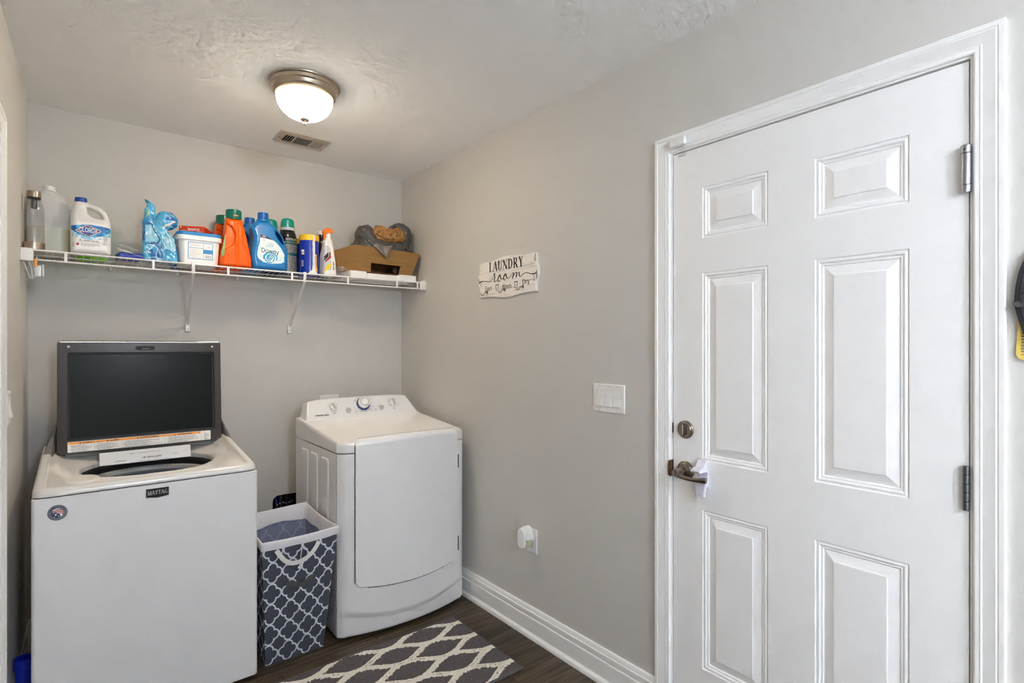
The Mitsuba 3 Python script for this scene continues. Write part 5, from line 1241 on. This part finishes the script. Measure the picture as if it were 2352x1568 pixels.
for i in range(4):
    for x0 in (vx0 + .036, vx1 - .072): put(V0, 'slat', slat((x0 + i * .012, zy0, H - .0055), (x0 + i * .012, zy1, H - .0055), .0075, -.6 if x0 < -.8 else .6), 'mat_vent', False)
put(V0, 'lever', cat(rbox((vx0 + .018, vy1 - .062, H - .020), (vx0 + .023, vy1 - .050, H - .006), .002), xf(trimesh.creation.icosphere(2, .006), (vx0 + .0205, vy1 - .064, H - .018))), 'mat_vent', 40)
for x in (vx0 + .014, vx1 - .014): put(V0, 'screw', lathe([(.004, 0), (.0036, -.0016), (0, -.002)], 14, (x, (vy0 + vy1) / 2, H - .0083)), 'mat_steel', 30)

# ------------------------------------------------------------------ wall sign
def wood_sign(p, n, uv):
    g = smoothstep(.60, .72, fbm(p.y * 9, p.z * 260, 2, 3)) * smoothstep(.35, .6, noise(p.y * 14, p.z * 60, 5))
    e_ = smoothstep(.19, .232, dr.abs(p.y + 1.13)) * smoothstep(.48, .62, fbm(p.y * 120, p.z * 70, 1, 2)) * smoothstep(.5, .7, noise(p.z * 30, 4.0, 1.0))
    return mix(mix(srgb(238, 233, 228), srgb(168, 158, 150), g * .75), srgb(96, 72, 52), e_ * .8)
M('sign_wood', fn=wood_sign, rough=.55)
M('sign_edge', (240, 239, 236), rough=.5)
SG = thing('wall_sign', 'white plank-style wall sign with hooks reading LAUNDRY room, Sort Wash Dry', 'sign')
def sign_on(m, d=0.0): return on_right_wall(m, -1.13, 1.70, -d)
tp = [(-.224, .089), (-.150, .0885), (-.106, .091), (-.058, .098), (-.007, .1025), (.007, .1025), (.058, .098), (.106, .091), (.150, .0885), (.224, .089)]
rt = [(.226, .045), (.233, .030), (.2385, .012), (.239, 0), (.2385, -.012), (.233, -.030), (.226, -.045)]
outl = sg.Polygon(tp + rt + [(-x, -y) for x, y in tp] + [(-x, -y) for x, y in rt]).buffer(-.004).buffer(.004).buffer(.003).buffer(-.003)
sb = put(SG, 'board', sign_on(extrude(outl, .0105)), 'mat_sign_edge', False)
face = outl.buffer(-.004)
for z0, z1 in ((.0355, .2), (-.031, .0340), (-.2, -.0325)):
    put(SG, 'plank', sign_on(xf(bevel(face.intersection(sg.box(-1, z0, 1, z1)), .0022, .0008), (0, 0, .0105))), 'mat_sign_wood', False)
lt_ = extrude(serif('LAUNDRY', .049, .72, .17, .05, .05), .0005); b_ = lt_.bounds; lt_.apply_scale([.272 / (b_[1][0] - b_[0][0]), 1, 1])
M('sign_ink', (22, 21, 22), rough=.6)
put(SG, 'lettering', sign_on(xf(lt_, (-.003, .0605, .0128))), 'mat_sign_ink', False, label='black serif lettering LAUNDRY')
room = [(-.228, -.014), (-.218, -.009), (-.205, -.006), (-.17, -.008), (-.143, -.012), (-.123, -.008), (-.103, .006), (-.09, .019), (-.087, .022), (-.092, .0255), (-.098, .022), (-.097, .016), (-.089, .009), (-.094, -.002), (-.095, -.012), (-.088, -.017), (-.074, -.012), (-.061, -.002), (-.051, .013), (-.062, 0), (-.064, -.013), (-.056, -.019), (-.046, -.013), (-.042, 0), (-.043, .012), (-.050, .015), (-.045, .002), (-.029, -.009), (-.016, -.002), (-.006, .014), (-.016, .003), (-.018, -.010), (-.010, -.016), (-.001, -.010), (.005, .001), (.004, .012), (-.003, .014), (.002, .002), (.016, -.010), (.036, -.004), (.050, .009), (.059, .013), (.0595, .006), (.054, -.005), (.051, -.014), (.060, -.003), (.072, .009), (.081, .0135), (.0835, .008), (.080, -.004), (.079, -.011), (.087, -.001), (.096, .0085), (.1025, .0105), (.104, .005), (.102, -.003), (.107, -.009), (.119, -.008), (.133, -.001), (.153, .003), (.170, 0), (.187, -.005), (.203, -.008), (.217, -.007), (.226, -.001)]
from scipy.interpolate import CubicSpline
rp = np.array(room); Lr = np.concatenate([[0], np.cumsum(np.linalg.norm(np.diff(rp, axis=0), axis=1))]); tt = np.linspace(0, Lr[-1], 420); rq = CubicSpline(Lr, rp)(tt); dq = CubicSpline(Lr, rp)(tt, 1)
segs = []
for i in range(len(rq) - 1):
    w = .0011 + .0017 * np.clip(-dq[i][1], 0, 1) + (.0012 if abs(rq[i][0]) > .20 else 0); segs.append(sg.LineString([rq[i], rq[i + 1]]).buffer(w, quad_segs=4))
put(SG, 'script_lettering', sign_on(xf(extrude(shapely.union_all(segs).buffer(.0002).simplify(.00012).intersection(outl), .0005), (0, 0, .0128))), 'mat_sign_ink', False, label='black script lettering room')
M('sign_grey', (70, 66, 64), rough=.6)
for s_, xx, zz, w in (('Sort', -.146, -.047, .058), ('Wash', .006, -.048, .072), ('Dry', .153, -.038, .052)):
    put(SG, 'small_lettering', sign_on(xf(text(s_, .0235, .0005, False, w), (xx, zz, .0128))), 'mat_sign_grey', False, label=f'small lettering {s_}')
for xx, zz in ((-.072, -.047), (.078, -.045)):
    ic = shapely.union_all([sg.Polygon([(-.011, .012), (.011, .012), (.0085, -.010), (-.0085, -.010)]).buffer(.001).difference(sg.Polygon([(-.0085, .010), (.0085, .010), (.0065, -.0075), (-.0065, -.0075)])), sg.box(-.011, -.0175, .011, -.0158), sg.box(-.0125, .0125, .0125, .0145)])
    put(SG, 'laundry_symbol', sign_on(xf(extrude(ic, .0005), (xx, zz, .0128))), 'mat_sign_grey', False)
M('hook_metal', (170, 160, 152), rough=.22, metal=1.0)
for xx, zz in ((-.155, -.066), (-.010, -.063), (.130, -.060)):
    hk = put(SG, 'hook', sign_on(xf(cat(lathe([(.0085, 0), (.0085, .002), (.007, .0035), (0, .004)], 24), tube(spline([(0, .002, .003), (0, -.002, .014), (0, -.012, .023), (0, -.019, .030), (0, -.014, .038), (0, -.006, .041)], 24), .0024, 10)), (xx, zz, .0128))), 'mat_hook_metal', 40)
    put(hk, 'knob', sign_on(xf(trimesh.creation.icosphere(2, .0062), (xx, zz - .004, .0545))), 'mat_clip_clear', True)

# ------------------------------------------------------------------ switches and outlets
def faceplate(w, h): return cat(loft([[(x, y, z) for x, y in np.asarray(rrect(w - 2 * i, h - 2 * i, .003, 3).exterior.coords)[:-1][::-1]] for i, z in ((0, 0), (0, .0022), (.0015, .0045), (.0045, .0058))]))
SW = thing('light_switch', 'triple white rocker light switch plate left of the entry door', 'light switch')
def sw(m): return on_right_wall(m, -1.7815, 1.1475)
put(SW, 'plate', sw(faceplate(.163, .114)), 'mat_white_plastic', 25)
for xx in (-.046, 0, .046):
    put(SW, 'rocker_frame', sw(xf(extrude(rrect(.0345, .068, .001, 2).difference(rrect(.0325, .066, .001, 2)), .0004), (xx, 0, .0056))), 'mat_screw', False)
    rk_ = loft([[(sx * .016, y, z) for sx, z in ((-1, .004), (1, .004), (1, t), (-1, t))] for y, t in ((-.0325, .0105), (-.031, .0112), (0, .0068), (.031, .0066), (.0325, .0060))])
    put(SW, 'rocker', sw(xf(rk_, (xx, 0, 0))), 'mat_white_plastic', False)
    for yy in (-.0485, .0485): put(SW, 'screw', sw(xf(lathe([(.0032, .0055), (.0029, .0066), (0, .007)], 12), (xx, yy, 0))), 'mat_screw', 30)
OT = thing('power_outlet', 'white duplex power outlet low on the right wall behind the plug-in air freshener', 'outlet')
def ot(m): return on_right_wall(m, -1.3145, .4475)
put(OT, 'plate', ot(faceplate(.071, .115)), 'mat_white_plastic', 25)
for yy in (.0195, -.0195):
    rc = put(OT, 'receptacle', ot(xf(extrude(sg.Point(0, 0).buffer(.0172).intersection(sg.box(-.02, -.0145, .02, .0145)), .0018), (0, yy, .0055))), 'mat_white_plastic', False)
    put(rc, 'slot', ot(xf(cat(box((-.0068, -.0015, .0072), (-.0055, .006, .0076)), box((.0052, -.001, .0072), (.0065, .0055, .0076)), extrude(sg.Point(0, -.0085).buffer(.0024), .0004).apply_translation((0, 0, .0072))), (0, yy, 0))), 'mat_black', False)
put(OT, 'screw', ot(xf(lathe([(.003, .0055), (.0027, .0068), (0, .0072)], 12), (0, 0, 0))), 'mat_screw', 30)
AF = thing('air_freshener', 'white plug-in air freshener with its small glass vial, in the outlet on the right wall', 'air freshener')
def af(m): return on_right_wall(m, -1.3145, .4475)
stad = sg.LineString([(0, .075 - .034), (0, .023)]).buffer(.027)
body = sg.Polygon([(-.027, .018)] + [(.027 * math.cos(t), .046 + .030 * math.sin(t)) for t in np.linspace(math.pi, 0, 24)] + [(.027, .018)])
def slab_(poly, z0, z1, r=.006):
    P = [[(x, y, z) for x, y in np.asarray(poly.buffer(-i).exterior.coords)[:-1][::-1]] for i, z in ((0, z0), (0, z1))]
    return cat(xf(extrude(poly, z1 - z0 - r), (0, 0, z0)), *[xf(extrude(poly.buffer(-r * (1 - math.cos(t))), r * math.sin(t)), (0, 0, z1 - r)) for t in np.linspace(.25, 1.5, 6)])
put(AF, 'body', af(slab_(body, .022, .058, .006)), 'mat_white_plastic', 40)
put(AF, 'front_cover', af(slab_(sg.LineString([(-.003, .047), (-.003, .000)]).buffer(.0225), .056, .072, .005)), 'mat_white_plastic', 40)
put(AF, 'plug', af(slab_(sg.LineString([(0, .022), (0, .012)]).buffer(.016), .006, .03, .003)), 'mat_white_plastic', 40)
M('vial', (196, 196, 160), rough=.08, spec=.7, coat=.5)
vs = sg.Polygon([(-.025, .018)] + [(.025 * math.cos(t), .004 + .026 * math.sin(t)) for t in np.linspace(math.pi, 2 * math.pi, 24)] + [(.025, .018)])
put(AF, 'vial', af(slab_(vs, .024, .054, .006)), 'mat_vial', 40, label='clear glass vial')
put(AF, 'oil', af(slab_(vs.buffer(-.004).intersection(sg.box(-1, -1, 1, .004)), .029, .049, .004)), 'mat_oil', 40) if M('oil', (150, 148, 98), rough=.3) else None
put(AF, 'wick', af(rod((0, -.012, .039), (0, .018, .039), .004, 12)), 'mat_paper', 40)

LS = thing('rocker_switch', 'single white rocker switch edge-on on the left wall', 'light switch')
def lsw(m):
    m = tm(m).copy(); v = m.vertices
    m.vertices = np.stack([v[:, 2], v[:, 0], v[:, 1]], 1); m = left(m); m.apply_translation((0, 0, 1.146)); return m
def ls(m): return lsw(xf(m, (-.716, 0, 0)))
put(LS, 'plate', ls(faceplate(.071, .115)), 'mat_white_plastic', 25)
put(LS, 'rocker', ls(loft([[(sx * .016, y, z) for sx, z in ((-1, .004), (1, .004), (1, t), (-1, t))] for y, t in ((-.0325, .0135), (-.031, .0145), (0, .0085), (.031, .0066), (.0325, .0060))])), 'mat_white_plastic', False)
for yy in (-.0485, .0485): put(LS, 'screw', ls(xf(lathe([(.0032, .0055), (.0029, .0074), (0, .008)], 12), (0, yy, 0))), 'mat_screw', 30)

WP = thing('wall_plate', 'blank white wall plate on the back wall just above the dryer console', 'wall plate')
put(WP, 'plate', on_front(faceplate(.117, .115), -.479, 0, 1.0065), 'mat_white_plastic', 25)
for xx in (-.023, .023): put(WP, 'screw', on_front(xf(lathe([(.0032, .0055), (.0029, .0066), (0, .007)], 12), (xx, -.0485, 0)), -.479, 0, 1.0065), 'mat_screw', 30)

# the recessed outlet box in the back wall
M('box_dark', (26, 27, 32), rough=.5)
M('plaster', (206, 200, 190), rough=.9)
RB = thing('recessed_box', 'dark recessed dryer connection box cut into the back wall beside the dryer', 'junction box')
hp_ = rrect(.175, .20, .035)
bx = cat(xf(extrude(hp_.buffer(.002).difference(hp_.buffer(-.0015)), .105), (0, 0, -.115)), xf(extrude(hp_.buffer(.002), .004), (0, 0, -.119)))
put(RB, 'back_box', on_front(bx, -.715, 0, .409), 'mat_box_dark', False)
rl = np.random.default_rng(12); pts = []
for q in np.asarray(hp_.buffer(.0045).exterior.segmentize(.004).coords)[:-1]: pts.append(q * (1 + rl.uniform(-.012, .022)))
put(RB, 'torn_edge', on_front(extrude(sg.Polygon(pts).difference(hp_.buffer(-.0005)), .0012), -.715, 0, .409), 'mat_plaster', False, label='ragged plaster edge')
put(RB, 'pipe', rod((-.745, .055, .34), (-.745, .055, .505), .013, 16), 'mat_steel_dark', 35)
put(RB, 'pipe', rod((-.712, .050, .36), (-.712, .050, .50), .008, 16), 'mat_steel_dark', 35)
put(RB, 'cable', tube(spline([(-.79, .05, .36), (-.775, .03, .42), (-.77, .05, .47), (-.782, .07, .50)], 20), .006, 8), 'mat_deep_blue', 40)
put(RB, 'fitting', cat(*[xf(trimesh.creation.icosphere(1, .009), (-.77 + i * .017, .03 + .01 * (i % 2), .446 + .004 * (i % 3))) for i in range(6)]), 'mat_steel', False)

# blue cap wedged beside the washer, standing on the baseboard
M('cobalt', (16, 40, 176), rough=.35)
it = Item('blue_cup', 'blue plastic cup wedged between the washer and the left wall', 'cup', -1.8085, -.600, 0, .140)
it.add(None, lathe([(0, 0), (.0205, 0), (.0215, .003), (.0235, .058), (.0265, .060), (.0268, .074), (.0255, .0765), (.0265, .079), (.0268, .094), (.0255, .0955), (.0225, .094), (.021, .01), (0, .008)], 40), 'mat_cobalt', 35)

# ------------------------------------------------------------------ things hung on the wall right of the door
M('sandal', (34, 31, 38), rough=.6, bump=lambda p, n, uv: noise(p.x * 300, p.y * 900, p.z * 500), bscale=.0004)
M('sandal_strap', (70, 68, 70), rough=.6, bump=lambda p, n, uv: noise(p.x * 600, p.y * 600, p.z * 600), bscale=.0006)
SN = thing('sandal', 'black sandal hung on the wall right of the door casing', 'sandal')
sole = sg.Polygon([(.0 + .045 * math.cos(t) * (1.0 if math.sin(t) > 0 else .62 + .38 * (1 + math.sin(t))), .125 * math.sin(t)) for t in np.linspace(0, 2 * math.pi, 64, endpoint=False)])
def sn(m): return on_right_wall(m, -3.0245, 1.452)
put(SN, 'sole', sn(slab_(sole, .003, .020, .006)), 'mat_sandal', 40)
put(SN, 'footbed', sn(slab_(sole.buffer(-.009), .019, .024, .003)), 'mat_sandal', 40)
put(SN, 'strap', sn(tube(spline([(-.036, .004, .020), (-.022, .010, .030), (0, .030, .036), (.022, .010, .030), (.036, .004, .020)], 24), 1, flat=(.012, .0015, (0, .6, .8)))), 'mat_sandal_strap', 40, label='grey woven strap')
M('comb_yellow', (236, 208, 104), rough=.25)
CB = thing('comb', 'yellow slotted plastic comb hanging below the black sandal', 'comb')
cp = sg.Polygon([(-.030, .045), (-.0355, -.050), (-.030, -.060), (-.020, -.064), (.03, -.064), (.036, -.055), (.03, .045)]).buffer(-.003).buffer(.003)
for j in range(13):
    cp = cp.difference(sg.box(-.0265 - .001 * (6 - j) * 0, -.052 + j * .0068, .026, -.0492 + j * .0068))
put(CB, None, on_right_wall(extrude(cp, .004), -3.0165, 1.388, -.004), 'mat_comb_yellow', False)
